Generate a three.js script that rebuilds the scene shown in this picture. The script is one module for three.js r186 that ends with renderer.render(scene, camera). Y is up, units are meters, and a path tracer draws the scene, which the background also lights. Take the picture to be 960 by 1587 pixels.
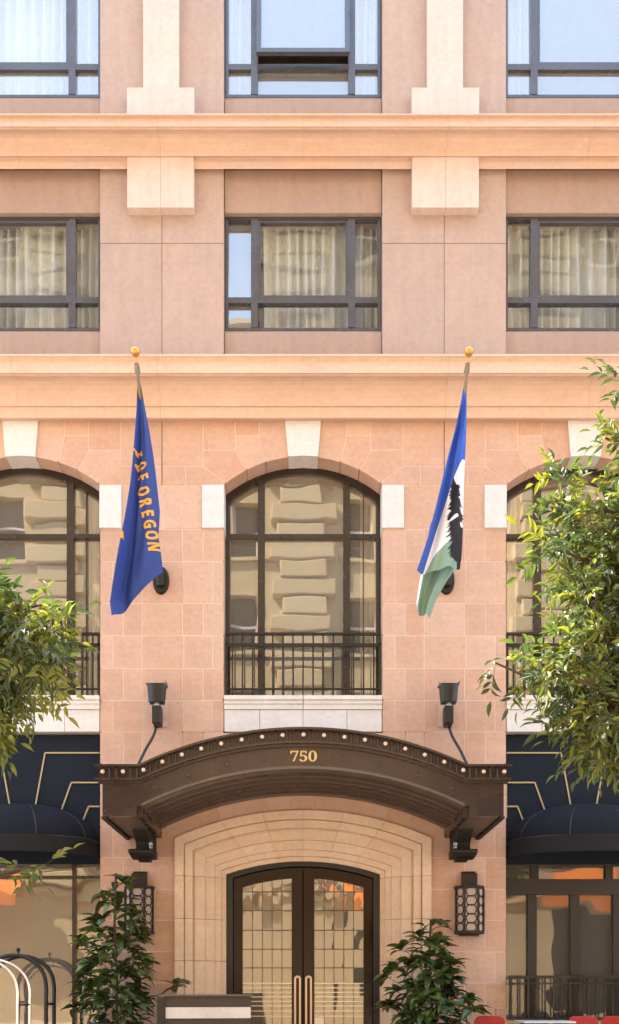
import * as THREE from 'three';
import { mergeGeometries } from 'three/addons/utils/BufferGeometryUtils.js';
import { FontLoader } from 'three/addons/loaders/FontLoader.js';
import { TextGeometry } from 'three/addons/geometries/TextGeometry.js';

// ------------------------------------------------------------------ camera, sky, sun, exposure
const scene = new THREE.Scene();
const EYE = 1.2, DIST = 14;                                   // eye height, distance of the camera from the facade
const camera = new THREE.PerspectiveCamera(2 * Math.atan(1537 / 1400) * 180 / Math.PI, 980 / 3074, 0.1, 400);
camera.position.set(0, EYE, DIST);
camera.setViewOffset(980, 3074, 20, 0, 960, 1587);            // a shift lens: verticals stay vertical
camera.updateProjectionMatrix();

const SKY = 1.05;
const sunDir = new THREE.Vector3(-0.70, 0.86, -0.285).normalize();   // high over the hotel, from the left and behind it
{ // a clear, slightly hazy summer sky: pale at the horizon, bluer overhead, brighter round the sun
  const W = 512, H = 256, d = new Float32Array(W * H * 4), v = new THREE.Vector3();
  for (let y = 0; y < H; y++) for (let x = 0; x < W; x++) {
    const el = ((y + .5) / H - .5) * Math.PI, az = ((x + .5) / W - .5) * 2 * Math.PI; v.set(Math.cos(el) * Math.cos(az), Math.sin(el), Math.cos(el) * Math.sin(az));
    const k = Math.pow(1 - Math.max(0, v.y), 2.2), g = Math.max(0, v.dot(sunDir)), glow = .25 * g ** 8 + 1.2 * g ** 60;
    const c = v.y < 0 ? [.20, .19, .17] : [.36 + .36 * k + glow, .49 + .29 * k + glow * .96, .70 + .17 * k + glow * .9];
    for (let i = 0; i < 3; i++) d[(y * W + x) * 4 + i] = c[i] * SKY; d[(y * W + x) * 4 + 3] = 1;
  }
  const t = new THREE.DataTexture(d, W, H, THREE.RGBAFormat, THREE.FloatType); t.mapping = THREE.EquirectangularReflectionMapping; t.magFilter = t.minFilter = THREE.LinearFilter; t.needsUpdate = true;
  scene.background = t; scene.environment = t;
}

const sun = new THREE.DirectionalLight(new THREE.Color(1.0, 0.93, 0.83), 5);
sun.position.copy(sunDir).multiplyScalar(80);
sun.castShadow = true; sun.shadow.mapSize.set(2048, 2048);
Object.assign(sun.shadow.camera, { left: -40, right: 40, top: 40, bottom: -40, near: 1, far: 200 });
scene.add(sun, sun.target);

const renderer = new THREE.WebGLRenderer({ antialias: true });
renderer.toneMapping = THREE.LinearToneMapping;
renderer.toneMappingExposure = 5.4;
renderer.shadowMap.enabled = true;

// ------------------------------------------------------------------ helpers
let seed = 7;
const rnd = () => { seed |= 0; seed = seed + 0x6D2B79F5 | 0; let t = Math.imul(seed ^ seed >>> 15, 1 | seed); t = t + Math.imul(t ^ t >>> 7, 61 | t) ^ t; return ((t ^ t >>> 14) >>> 0) / 4294967296; };
const rr = (a, b) => a + (b - a) * rnd();
const PX = (px, z = 0) => (px - 470) / 100 * (DIST - z) / DIST;          // plan measures taken on the facade plane, 100 to the metre
const PY = (py, z = 0) => EYE + (1537 - py) / 100 * (DIST - z) / DIST;
const V3 = (x, y, z) => new THREE.Vector3(x, y, z);
const taken = {};
const numbered = n => { const k = taken[n] = (taken[n] ?? -1) + 1; return k ? `${n}_${String(k).padStart(3, '0')}` : n; };
function tag(o, label, category, group, kind) { o.userData = { label, category }; if (group) o.userData.group = group; if (kind) o.userData.kind = kind; return o; }
function thing(name, label, category, p = [0, 0, 0], turn = 0, group) {
  const o = new THREE.Group(); o.name = numbered(name); o.position.set(...p); o.rotation.y = turn; scene.add(o);
  return tag(o, label, category, group);
}
function part(parent, name) { const o = new THREE.Group(); o.name = name; parent.add(o); return o; }
function mesh(parent, name, geo, mat, x = 0, y = 0, z = 0) {
  const m = new THREE.Mesh(Array.isArray(geo) ? merge(geo) : geo, mat); m.name = parent === scene ? numbered(name) : name;
  m.position.set(x, y, z); m.castShadow = m.receiveShadow = true; parent.add(m); return m;
}
const merge = l => mergeGeometries(l.map(g => { const n = g.index ? g.toNonIndexed() : g; for (const k of Object.keys(n.attributes)) if (!['position', 'normal', 'uv'].includes(k)) n.deleteAttribute(k); return n; }));
function geoFrom(tris, uvScale = 1, ou = 0, ov = 0) {            // flat faces, uv in metres by the way each face points
  const p = [], u = [], a = V3(), b = V3(), c = V3(), n = V3();
  for (const t of tris) {
    a.set(...t[0]); b.set(...t[1]); c.set(...t[2]); n.copy(b).sub(a).cross(c.clone().sub(a));
    const ax = Math.abs(n.x), ay = Math.abs(n.y), az = Math.abs(n.z);
    for (const v of t) { p.push(...v); const q = az >= ax && az >= ay ? [v[0], v[1]] : ax >= ay ? [v[2], v[1]] : [v[0], v[2]]; u.push(q[0] * uvScale + ou, q[1] * uvScale + ov); }
  }
  const g = new THREE.BufferGeometry();
  g.setAttribute('position', new THREE.Float32BufferAttribute(p, 3)); g.setAttribute('uv', new THREE.Float32BufferAttribute(u, 2));
  g.computeVertexNormals(); return g;
}
const quad = (a, b, c, d) => [[a, b, c], [a, c, d]];
const cache = {};
function cbox(w, h, d, c = 0.006, variant = 0) {                  // box centred in x and y, front face at z = 0, front edges chamfered
  const key = [w.toFixed(4), h.toFixed(4), d.toFixed(3), c, variant].join();
  if (cache[key]) return cache[key];
  const X = w / 2, Y = h / 2, ring = (x, y, z) => [[-x, -y, z], [x, -y, z], [x, y, z], [-x, y, z]];
  const B = ring(X, Y, -d), S = ring(X, Y, -c), F = ring(X - c, Y - c, 0), t = [];
  t.push(...quad(...F), ...quad(B[1], B[0], B[3], B[2]));
  for (let i = 0; i < 4; i++) { const j = (i + 1) % 4; t.push(...quad(S[i], S[j], F[j], F[i]), ...quad(B[i], B[j], S[j], S[i])); }
  return cache[key] = geoFrom(t, 1, variant * 0.37, variant * 0.61);
}
function bx(x0, x1, y0, y1, z0, z1) {                             // plain box in place
  const g = new THREE.BoxGeometry(x1 - x0, y1 - y0, z1 - z0); g.translate((x0 + x1) / 2, (y0 + y1) / 2, (z0 + z1) / 2);
  const p = g.attributes.position, n = g.attributes.normal, u = g.attributes.uv;
  for (let i = 0; i < p.count; i++) { const nx = Math.abs(n.getX(i)), ny = Math.abs(n.getY(i)); u.setXY(i, nx > .5 ? p.getZ(i) : p.getX(i), ny > .5 ? p.getZ(i) : p.getY(i)); }
  return g;
}
function poly(points, holes, d, c = 0, gap = 0) {                 // polygon in xy, extruded back from z = 0, front chamfered
  const s = new THREE.Shape(points.map(p => new THREE.Vector2(...p)));
  for (const h of holes || []) s.holes.push(new THREE.Path(h.map(p => new THREE.Vector2(...p))));
  const g = new THREE.ExtrudeGeometry(s, c ? { depth: d - 2 * c, bevelEnabled: true, bevelThickness: c, bevelSize: c, bevelOffset: -c - gap, bevelSegments: 1, steps: 1, curveSegments: 4 } : { depth: d, bevelEnabled: false, steps: 1 });
  g.translate(0, 0, -d + (c || 0)); return g;
}
function prof(pts, x0, x1) {                                      // profile [y,z] run along x
  const s = new THREE.Shape(pts.map(([y, z]) => new THREE.Vector2(-z, y)));
  const g = new THREE.ExtrudeGeometry(s, { depth: x1 - x0, bevelEnabled: false }); g.rotateY(Math.PI / 2); g.translate(x0, 0, 0); return g;
}
function tube(pts, r, seg = 24, rad = 8) { return new THREE.TubeGeometry(new THREE.CatmullRomCurve3(pts.map(p => p.isVector3 ? p : V3(...p))), seg, r, rad, false); }
function taper(a, b, r0, r1, rad = 7) {
  const d = b.clone().sub(a), g = new THREE.CylinderGeometry(r1, r0, d.length(), rad, 1);
  g.translate(0, d.length() / 2, 0); g.applyQuaternion(new THREE.Quaternion().setFromUnitVectors(V3(0, 1, 0), d.normalize())); g.translate(a.x, a.y, a.z); return g;
}
function cyl(x, y, z, r, h, rad = 10, r2 = r) { const g = new THREE.CylinderGeometry(r2, r, h, rad); g.translate(x, y, z); return g; }
function sheet(nu, nv, f) {                                       // smooth surface from f(u,v) -> [x,y,z], uv = u,v
  const g = new THREE.PlaneGeometry(1, 1, nu, nv), p = g.attributes.position, uv = g.attributes.uv;
  for (let i = 0; i < p.count; i++) { const r = f(uv.getX(i), uv.getY(i)); p.setXYZ(i, r[0], r[1], r[2]); if (r.length > 3) uv.setXY(i, r[3], r[4]); }
  g.computeVertexNormals(); return g;
}

// ------------------------------------------------------------------ textures
function fbm(size, freq, oct, sd, sx = 1, sy = 1) {               // tileable value noise 0..1
  const out = new Float32Array(size * size); let amp = 1, tot = 0;
  for (let o = 0; o < oct; o++) {
    const fx = Math.max(1, Math.round(freq * sx)) << o, fy = Math.max(1, Math.round(freq * sy)) << o, L = new Float32Array(fx * fy);
    let s = sd * 7919 + o * 104729; for (let i = 0; i < L.length; i++) { s = Math.imul(s ^ s >>> 15, 2246822519) + 374761393 | 0; let t = Math.imul(s ^ s >>> 13, 3266489917); L[i] = ((t ^ t >>> 16) >>> 0) / 4294967296; }
    for (let y = 0; y < size; y++) {
      const v = y / size * fy, j = Math.floor(v), fv = v - j, wv = fv * fv * (3 - 2 * fv), j0 = (j % fy) * fx, j1 = ((j + 1) % fy) * fx;
      for (let x = 0; x < size; x++) {
        const u = x / size * fx, i = Math.floor(u), fu = u - i, wu = fu * fu * (3 - 2 * fu), i0 = i % fx, i1 = (i + 1) % fx;
        out[y * size + x] += amp * ((L[j0 + i0] * (1 - wu) + L[j0 + i1] * wu) * (1 - wv) + (L[j1 + i0] * (1 - wu) + L[j1 + i1] * wu) * wv);
      }
    }
    tot += amp; amp *= 0.55;
  }
  for (let i = 0; i < out.length; i++) out[i] /= tot; return out;
}
function tex(size, f, srgb, rep = 1) {
  const d = new Uint8Array(size * size * 4);
  for (let i = 0; i < size * size; i++) { const c = f(i); for (let k = 0; k < 3; k++) d[i * 4 + k] = Math.max(0, Math.min(255, 255 * (c.length ? c[k] : c))); d[i * 4 + 3] = 255; }
  const t = new THREE.DataTexture(d, size, size); t.wrapS = t.wrapT = THREE.RepeatWrapping; t.magFilter = THREE.LinearFilter; t.minFilter = THREE.LinearMipmapLinearFilter; t.generateMipmaps = true;
  if (srgb) t.colorSpace = THREE.SRGBColorSpace; t.repeat.set(rep, rep); t.needsUpdate = true; return t;
}
const nA = fbm(512, 3, 6, 1), nB = fbm(512, 40, 3, 2), nC = fbm(512, 4, 5, 3), nS = fbm(512, 6, 5, 4, 5, .5), nH = fbm(512, 5, 5, 5, .6, 3);
const tStone = tex(512, i => { const a = .93 + .08 * (nA[i] - .5) + .08 * (nB[i] - .5) + .05 * (nH[i] - .5), w = .05 * (nC[i] - .5); return [a + w * .4, a - w * .3, a - w]; }, true, .55);
const tStucco = tex(512, i => { const a = .93 + .045 * (nC[i] - .5) + .07 * (nB[i] - .5) + .06 * (nS[i] - .5), w = .03 * (nA[i] - .5); return [a + w, a, a - w]; }, true, .45);
const tGrain = tex(512, i => .5 + .5 * (nB[i] - .5) + .3 * (nC[i] - .5), false, .8);
const tRough = tex(512, i => .55 + .8 * (nC[i] - .5), false, .7);
const tMetal = tex(512, i => { const a = .88 + .15 * (nA[i] - .5) + .1 * (nB[i] - .5); return [a, a * .99, a * .97]; }, true, .6);
const tCloth = tex(512, i => .9 + .12 * (nC[i] - .5) + .08 * (nB[i] - .5), true, 1);
const tLeaf = tex(256, i => { const x = i % 256, y = i >> 8, k = (y * 2) * 512 + x * 2; const a = .82 + .35 * (nA[k] - .5); return [a, a, a * .9]; }, true, 1);
const C = (r, g, b) => new THREE.Color().setRGB(r, g, b);
function M(color, o = {}) { return new THREE.MeshPhysicalMaterial({ color, roughness: .85, side: THREE.DoubleSide, ...o }); }
const stoneTones = [[.64, .415, .315], [.66, .44, .345], [.625, .41, .32], [.65, .425, .315], [.67, .455, .36], [.63, .40, .30]];
const mat = {
  stone: stoneTones.map(c => M(C(...c), { map: tStone, bumpMap: tGrain, bumpScale: .003, roughness: .88 })),
  mortar: M(C(.77, .61, .50), { map: tStone, bumpMap: tGrain, bumpScale: .004 }),
  pale: [M(C(.77, .76, .78), { map: tStone, bumpMap: tGrain, bumpScale: .002 }), M(C(.79, .765, .775), { map: tStone, bumpMap: tGrain, bumpScale: .002 })],
  cornice: [M(C(.72, .53, .435), { map: tStucco, bumpMap: tGrain, bumpScale: .003 }), M(C(.71, .52, .425), { map: tStucco, bumpMap: tGrain, bumpScale: .003 })],
  pilaster: M(C(.73, .585, .535), { map: tStucco, bumpMap: tGrain, bumpScale: .003 }),
  stucco: [M(C(.475, .36, .315), { map: tStucco, bumpMap: tGrain, bumpScale: .004 }), M(C(.49, .37, .32), { map: tStucco, bumpMap: tGrain, bumpScale: .004 })],
  spandrel: M(C(.42, .30, .25), { map: tStucco, bumpMap: tGrain, bumpScale: .004 }),
  cream: [M(C(.80, .62, .48), { map: tStone, bumpMap: tGrain, bumpScale: .002 }), M(C(.81, .64, .505), { map: tStone, bumpMap: tGrain, bumpScale: .002 }), M(C(.785, .605, .465), { map: tStone, bumpMap: tGrain, bumpScale: .002 })],
  frame: M(C(.082, .086, .118), { roughness: .42, map: tMetal, roughnessMap: tRough }),
  bronzeFrame: M(C(.035, .028, .026), { roughness: .4, map: tMetal, roughnessMap: tRough }),
  iron: M(C(.008, .009, .012), { roughness: .5, map: tMetal, roughnessMap: tRough }),
  glass: M(C(.80, .85, .88), { roughness: 0, transmission: 1, thickness: 0, ior: 1.62, metalness: .03 }),
  glassDoor: M(C(.88, .84, .76), { roughness: 0, transmission: 1, thickness: 0, ior: 1.9, metalness: .10 }),
  glassTop: M(C(.82, .88, .92), { roughness: 0, transmission: 1, thickness: 0, ior: 2.2, metalness: .22 }),
  glassTan: M(C(.90, .83, .70), { roughness: 0, transmission: 1, thickness: 0, ior: 2.2, metalness: .2 }),
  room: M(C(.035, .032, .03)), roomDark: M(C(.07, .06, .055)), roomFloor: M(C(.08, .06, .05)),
  curtain: M(C(.84, .82, .76), { map: tCloth, roughness: .95, transmission: .12, thickness: 0 }),
  canopy: M(C(.078, .053, .047), { roughness: .55, map: tMetal, roughnessMap: tRough, metalness: .2 }),
  canopyDark: M(C(.020, .017, .017), { roughness: .65, map: tMetal }),
  canopyLip: M(C(.16, .13, .11), { roughness: .5, map: tMetal, metalness: .3 }),
  bulb: M(C(.72, .59, .54), { roughness: .25, clearcoat: .6 }),
  gold: M(C(.62, .46, .22), { roughness: .35, metalness: .75 }),
  goldLine: M(C(.42, .34, .22), { roughness: .5, metalness: .3 }),
  navy: M(C(.011, .018, .036), { roughness: .7, specularIntensity: .35, map: tMetal, bumpMap: tGrain, bumpScale: .001 }),
  awning: M(C(.007, .009, .017), { roughness: .9, specularIntensity: .5, map: tCloth, bumpMap: tGrain, bumpScale: .002 }),
  awningBand: M(C(.005, .005, .007), { roughness: .9, map: tCloth }),
  door: M(C(.022, .0105, .009), { roughness: .38, map: tMetal, roughnessMap: tRough, specularIntensity: .5 }),
  doorFrame: M(C(.012, .011, .011), { roughness: .45, map: tMetal }),
  came: M(C(.10, .085, .075), { roughness: .4, metalness: .6 }),
  cameBright: M(C(.70, .66, .60), { roughness: .35, metalness: .6 }),
  handle: M(C(.72, .52, .38), { roughness: .35, metalness: .35 }),
  sconce: M(C(.035, .024, .02), { roughness: .5, metalness: .4, map: tMetal }),
  frost: M(C(.55, .46, .40), { roughness: .7, transmission: .3, thickness: 0 }),
  black: M(C(.012, .012, .014), { roughness: .45, map: tMetal }),
  darkGlass: M(C(.008, .009, .011), { roughness: .25, specularIntensity: .4 }),
  lens: M(C(.35, .40, .46), { roughness: .12, metalness: .4 }),
  pole: M(C(.30, .26, .22), { roughness: .4, metalness: .6, map: tMetal }),
  finial: M(C(.62, .37, .11), { roughness: .35, metalness: .55 }),
  chrome: M(C(.80, .74, .68), { roughness: .22, metalness: .9 }),
  red: M(C(.42, .012, .012), { roughness: .5, map: tCloth }),
  tableTop: M(C(.55, .58, .64), { roughness: .25 }),
  wood: M(C(.055, .04, .033), { roughness: .5, map: tMetal, bumpMap: tGrain, bumpScale: .001 }),
  white: M(C(.74, .70, .68), { roughness: .6, map: tCloth }),
  planter: M(C(.05, .045, .042), { roughness: .7, map: tStone }), soil: M(C(.04, .028, .02), { roughness: 1 }),
  bark: M(C(.11, .085, .065), { map: tStone, bumpMap: tGrain, bumpScale: .02, roughness: .95 }),
  twig: M(C(.10, .10, .05), { roughness: .9 }),
  opp: M(C(.62, .465, .26), { map: tStone, bumpMap: tGrain, bumpScale: .01 }),
  oppB: M(C(.66, .51, .30), { map: tStone, bumpMap: tGrain, bumpScale: .01 }),
  orange: M(C(.90, .22, .015), { roughness: .8, map: tCloth }),
  walk: M(C(.54, .38, .25), { map: tStone, bumpMap: tGrain, bumpScale: .004 }), road: M(C(.38, .32, .25), { map: tStone, bumpMap: tGrain, bumpScale: .01 }),
  kerb: M(C(.42, .40, .37), { map: tStone }), line: M(C(.75, .72, .62), { roughness: .7 }), ground: M(C(.16, .15, .13), { map: tStone }),
};
const pick = a => a[Math.floor(rnd() * a.length)];

// ------------------------------------------------------------------ the ground
function struct(name, g, m) { const o = mesh(scene, name, g, m); o.userData = { kind: 'structure' }; return o; }
struct('ground', bx(-250, 250, -.5, -.15, -250, 250), mat.ground);
struct('pavement', bx(-60, 60, -.4, 0, -.35, 5.1), mat.walk);
struct('kerb', bx(-60, 60, -.4, .002, 5.1, 5.26), mat.kerb);
struct('road', bx(-60, 60, -.4, -.13, 5.262, 12.8), mat.road);
struct('far_kerb', bx(-60, 60, -.4, .002, 12.802, 12.96), mat.kerb);
struct('far_pavement', bx(-60, 60, -.4, 0, 12.96, 18.2), mat.walk);
for (let i = 0; i < 12; i++) { const o = mesh(scene, 'lane_marking', bx(-24 + i * 4, -22.2 + i * 4, -.126, -.122, 8.97, 9.09), mat.line); o.userData = { kind: 'structure' }; }

// ------------------------------------------------------------------ the hotel
const PITCH = 4.375, HALF = 1.225, TOP = 18.0;
const hotel = thing('hotel_building', 'peach stone hotel front with arched windows, deep cornices and grey framed windows above', 'building');
const BAYS = [-2, -1, 0, 1, 2], PIERS = [-2.5, -1.5, -.5, .5, 1.5, 2.5];
const arcY = x => { const R = 1.925; return PY(708) - (R - Math.sqrt(R * R - x * x)); };
function arcPts(x0, x1, n) { return Array.from({ length: n + 1 }, (_, i) => { const x = x0 + (x1 - x0) * i / n; return [x, arcY(x)]; }); }
const ySpring = PY(752), yArcTop = PY(650), ySill = PY(1077), yBandBot = PY(1134);

// -- courses of stone on the piers
const courses = [752, 820, 870, 935, 985, 1036, 1085, 1134, 1183, 1232, 1281, 1329, 1378, 1426, 1475, 1523, 1562, 1610, 1656];
const patA = [-96.25, -60, -31, 32, 64, 96.25], patB = [-96.25, -76, -31, 34, 79, 96.25];
PIERS.forEach(k => {
  const g = part(hotel, 'stone_pier'); const cx = k * PITCH;
  const near = Math.abs(k) < 1;
  let lo = -.955, hi = .955;
  mesh(g, 'mortar_bed', bx(cx - .94, cx + .94, PY(1134), ySpring, -.34, -.0035), mat.mortar);
  const l2 = k === .5 ? -.20 : -.94, h2 = k === -.5 ? .20 : .94;
  mesh(g, 'mortar_bed', bx(cx + l2, cx + h2, 0, PY(1134) - .002, -.34, -.0035), mat.mortar);
  for (let i = 0; i < courses.length - 1; i++) {
    const y1 = PY(courses[i]), y0 = PY(courses[i + 1]), pat = (i % 2 ? patA : patB).map(v => v / 100);
    if (i === 0) pat.splice(0, 6, -.9625, -.625, 0, .625, .9625);
    const base = courses[i + 1] > 1562;
    for (let j = 0; j < pat.length - 1; j++) {
      let x0 = pat[j], x1 = pat[j + 1];
      if (y1 < PY(1180)) { if (k === -.5) x1 = Math.min(x1, .21); if (k === .5) x0 = Math.max(x0, -.21); }
      if (x1 - x0 < .03) continue;
      const imp = i === 0 && (j === 0 || j === 3);
      const gap = .012, m = imp ? mat.pale[0] : pick(mat.stone);
      mesh(g, imp ? 'impost_block' : 'stone_block', cbox(x1 - x0 - gap + (imp ? .016 : 0), y1 - y0 - (i === 6 ? .02 : gap),   .36, imp ? .008 : .003, Math.floor(rnd() * 4)), m, cx + (x0 + x1) / 2, (y0 + y1) / 2, (imp ? .028 : base ? .03 : 0) + rr(-.0015, .0015));
    }
  }
});
// -- the arch stones over each window
BAYS.forEach(b => {
  const g = part(hotel, 'window_arch'), cx = b * PITCH;
  const P = (x, py) => [x / 100, PY(py)];
  const put = (name, pts, m, z = 0, gap = .005, flip = 0) => { const q = flip ? pts.map(([x, y]) => [-x, y]).reverse() : pts; mesh(g, name, poly(q, null, .36 + z, .003, gap), m, cx, 0, z + rr(-.001, .001)); };
  put('keystone', [P(-28, 650.5), [-.23, arcY(.23)], [0, arcY(0)], [.23, arcY(.23)], P(28, 650.5)], mat.pale[1], .035, 0);
  for (const f of [0, 1]) {
    put('arch_stone', [P(-68, 650), P(-68, 675), ...arcPts(-.58, -.23, 4), P(-28, 650)], pick(mat.stone), 0, .006, f);
    put('stone_block', [P(-105, 650), P(-105, 675), P(-68, 675), P(-68, 650)], pick(mat.stone), 0, .006, f);
    put('arch_stone', [P(-105, 675), P(-105, 697), ...arcPts(-.87, -.58, 4), P(-68, 675)], pick(mat.stone), 0, .006, f);
    put('stone_block', [P(-155, 650), P(-155, 697), P(-105, 697), P(-105, 650)], pick(mat.stone), 0, .006, f);
    put('arch_stone', [P(-155, 697), P(-155, 722), ...arcPts(-1.19, -.87, 4), P(-105, 697)], pick(mat.stone), 0, .006, f);
    put('arch_stone', [P(-182, 722), P(-182, 752), [-1.225, ySpring], [-1.19, arcY(1.19)], P(-155, 722)], pick(mat.stone), 0, .006, f);
    put('stone_block', [P(-218.75, 650), P(-218.75, 722), P(-155, 722), P(-155, 650)], pick(mat.stone), 0, .006, f);
    put('stone_block', [P(-218.75, 722), P(-218.75, 752), P(-182, 752), P(-182, 722)], pick(mat.stone), 0, .006, f);
  }
  mesh(g, 'mortar_bed', poly([[-2.18, ySpring + .002], [-2.18, yArcTop], [2.18, yArcTop], [2.18, ySpring + .002], [1.26, ySpring + .002], ...arcPts(1.225, -1.225, 16).map(([x, y]) => [x * 1.01, y + .03]), [-1.26, ySpring + .002]], null, .33), mat.mortar, cx, 0, -.004);
  // pale band under the window
  const s = part(hotel, 'sill_band');
  for (const [x0, x1, i] of [[-1.222, -.005, 0], [.005, 1.222, 1]]) mesh(s, 'sill_cap', prof([[PY(1079), -.36], [PY(1079), .05], [PY(1085), .05], [PY(1087), .03], [PY(1091), .03], [PY(1093), .015], [PY(1099.5), .015], [PY(1099.5), -.36]], cx + x0, cx + x1), mat.pale[i]);
  const e = [-1.222, -.67, 0, .68, 1.222];
  for (let j = 0; j < 4; j++) mesh(s, 'stone_block', cbox(e[j + 1] - e[j] - .006, PY(1100) - yBandBot, .36, .005, j), pick(mat.pale), cx + (e[j] + e[j + 1]) / 2, (PY(1100) + yBandBot) / 2, .002);
});
// -- cornices
const lowCornice = [[PY(547, .5), -.2], [PY(547, .5), .47], [PY(548.5, .5), .5], [PY(552, .5), .5], [PY(554, .48), .485], [PY(559, .46), .455], [PY(560.5, .45), .45], [PY(578, .45), .45], [PY(580, .42), .425],
  ...Array.from({ length: 7 }, (_, i) => { const t = i / 6, z = .40 - .24 * Math.sin(t * Math.PI / 2) ** 1.1; return [PY(583 + 46 * (.25 * t + .75 * t * t), z), z]; }), [PY(631, .13), .135], [PY(632, .13), .13], [PY(647, .13), .13], [PY(648.5, .12), .12], [PY(649, -.0), -.2]];
const highCornice = [[PY(174.5, .5), -.2], [PY(174.5, .5), .47], [PY(176, .5), .5], [PY(178, .5), .5], [PY(182, .46), .455], [PY(183, .45), .45], [PY(196, .45), .45], [PY(198, .42), .425],
  ...Array.from({ length: 7 }, (_, i) => { const t = i / 6, z = .40 - .24 * Math.sin(t * Math.PI / 2) ** 1.1; return [PY(201 + 41 * (.25 * t + .75 * t * t), z), z]; }), [PY(244, .1), .10], [PY(247, .09), .09], [PY(260, .09), .09], [PY(262, .08), .08], [PY(262, -.2), -.2]];
for (const [pts, nm] of [[lowCornice, 'cornice'], [highCornice, 'cornice']]) {
  const g = part(hotel, nm); let i = 0;
  for (let x = -2.5; x < 2.49; x += .5, i++) mesh(g, 'cornice_segment', prof(pts, x * PITCH + .0015, (x + .5) * PITCH - .0015), mat.cornice[i % 2]);
  mesh(g, 'cornice_backing', bx(-2.5 * PITCH, 2.5 * PITCH, pts[pts.length - 1][0] + .02, pts[0][0] - .04, -.3, -.205), mat.mortar);
}
// -- rendered piers of the upper floors, their pilasters and blocks
const yLow = lowCornice[0][0] - .03, yHiBot = PY(263), yHiTop = highCornice[0][0] - .03;
PIERS.forEach(k => {
  const g = part(hotel, 'rendered_pier'), cx = k * PITCH;
  const panel = (x0, x1, y0, y1, i) => mesh(g, 'render_panel', cbox(x1 - x0 - .008, y1 - y0 - .008, .34, .004, i), mat.stucco[i % 2], cx + (x0 + x1) / 2, (y0 + y1) / 2, 0);
  const W = .9615;
  for (const [x0, x1, i] of [[-W, 0, 0], [0, W, 1]]) { panel(x0, x1, yLow, PY(377), i); panel(x0, x1, PY(377), yHiBot + .06, i + 2); panel(x0, x1, yHiTop, TOP, i + 1); }
  mesh(g, 'pier_backing', bx(cx - W + .01, cx + W - .01, yLow, TOP, -.33, -.02), mat.spandrel);
  mesh(g, 'bracket_block', [bx(cx - .51, cx - .002, PY(321.5, .14), PY(241, .14), -.02, .14), bx(cx + .002, cx + .51, PY(321.5, .14), PY(241, .14), -.02, .14)], mat.pilaster);
  mesh(g, 'pilaster', [cbox(.55, TOP - PY(137, .1), .12, .006).clone().translate(cx, (TOP + PY(137, .1)) / 2, .1)], mat.pilaster);
  mesh(g, 'pilaster_base', cbox(1.03, PY(136, .14) - yHiTop, .16, .008), mat.pilaster, cx, (PY(136, .14) + yHiTop) / 2, .15);
});
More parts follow.
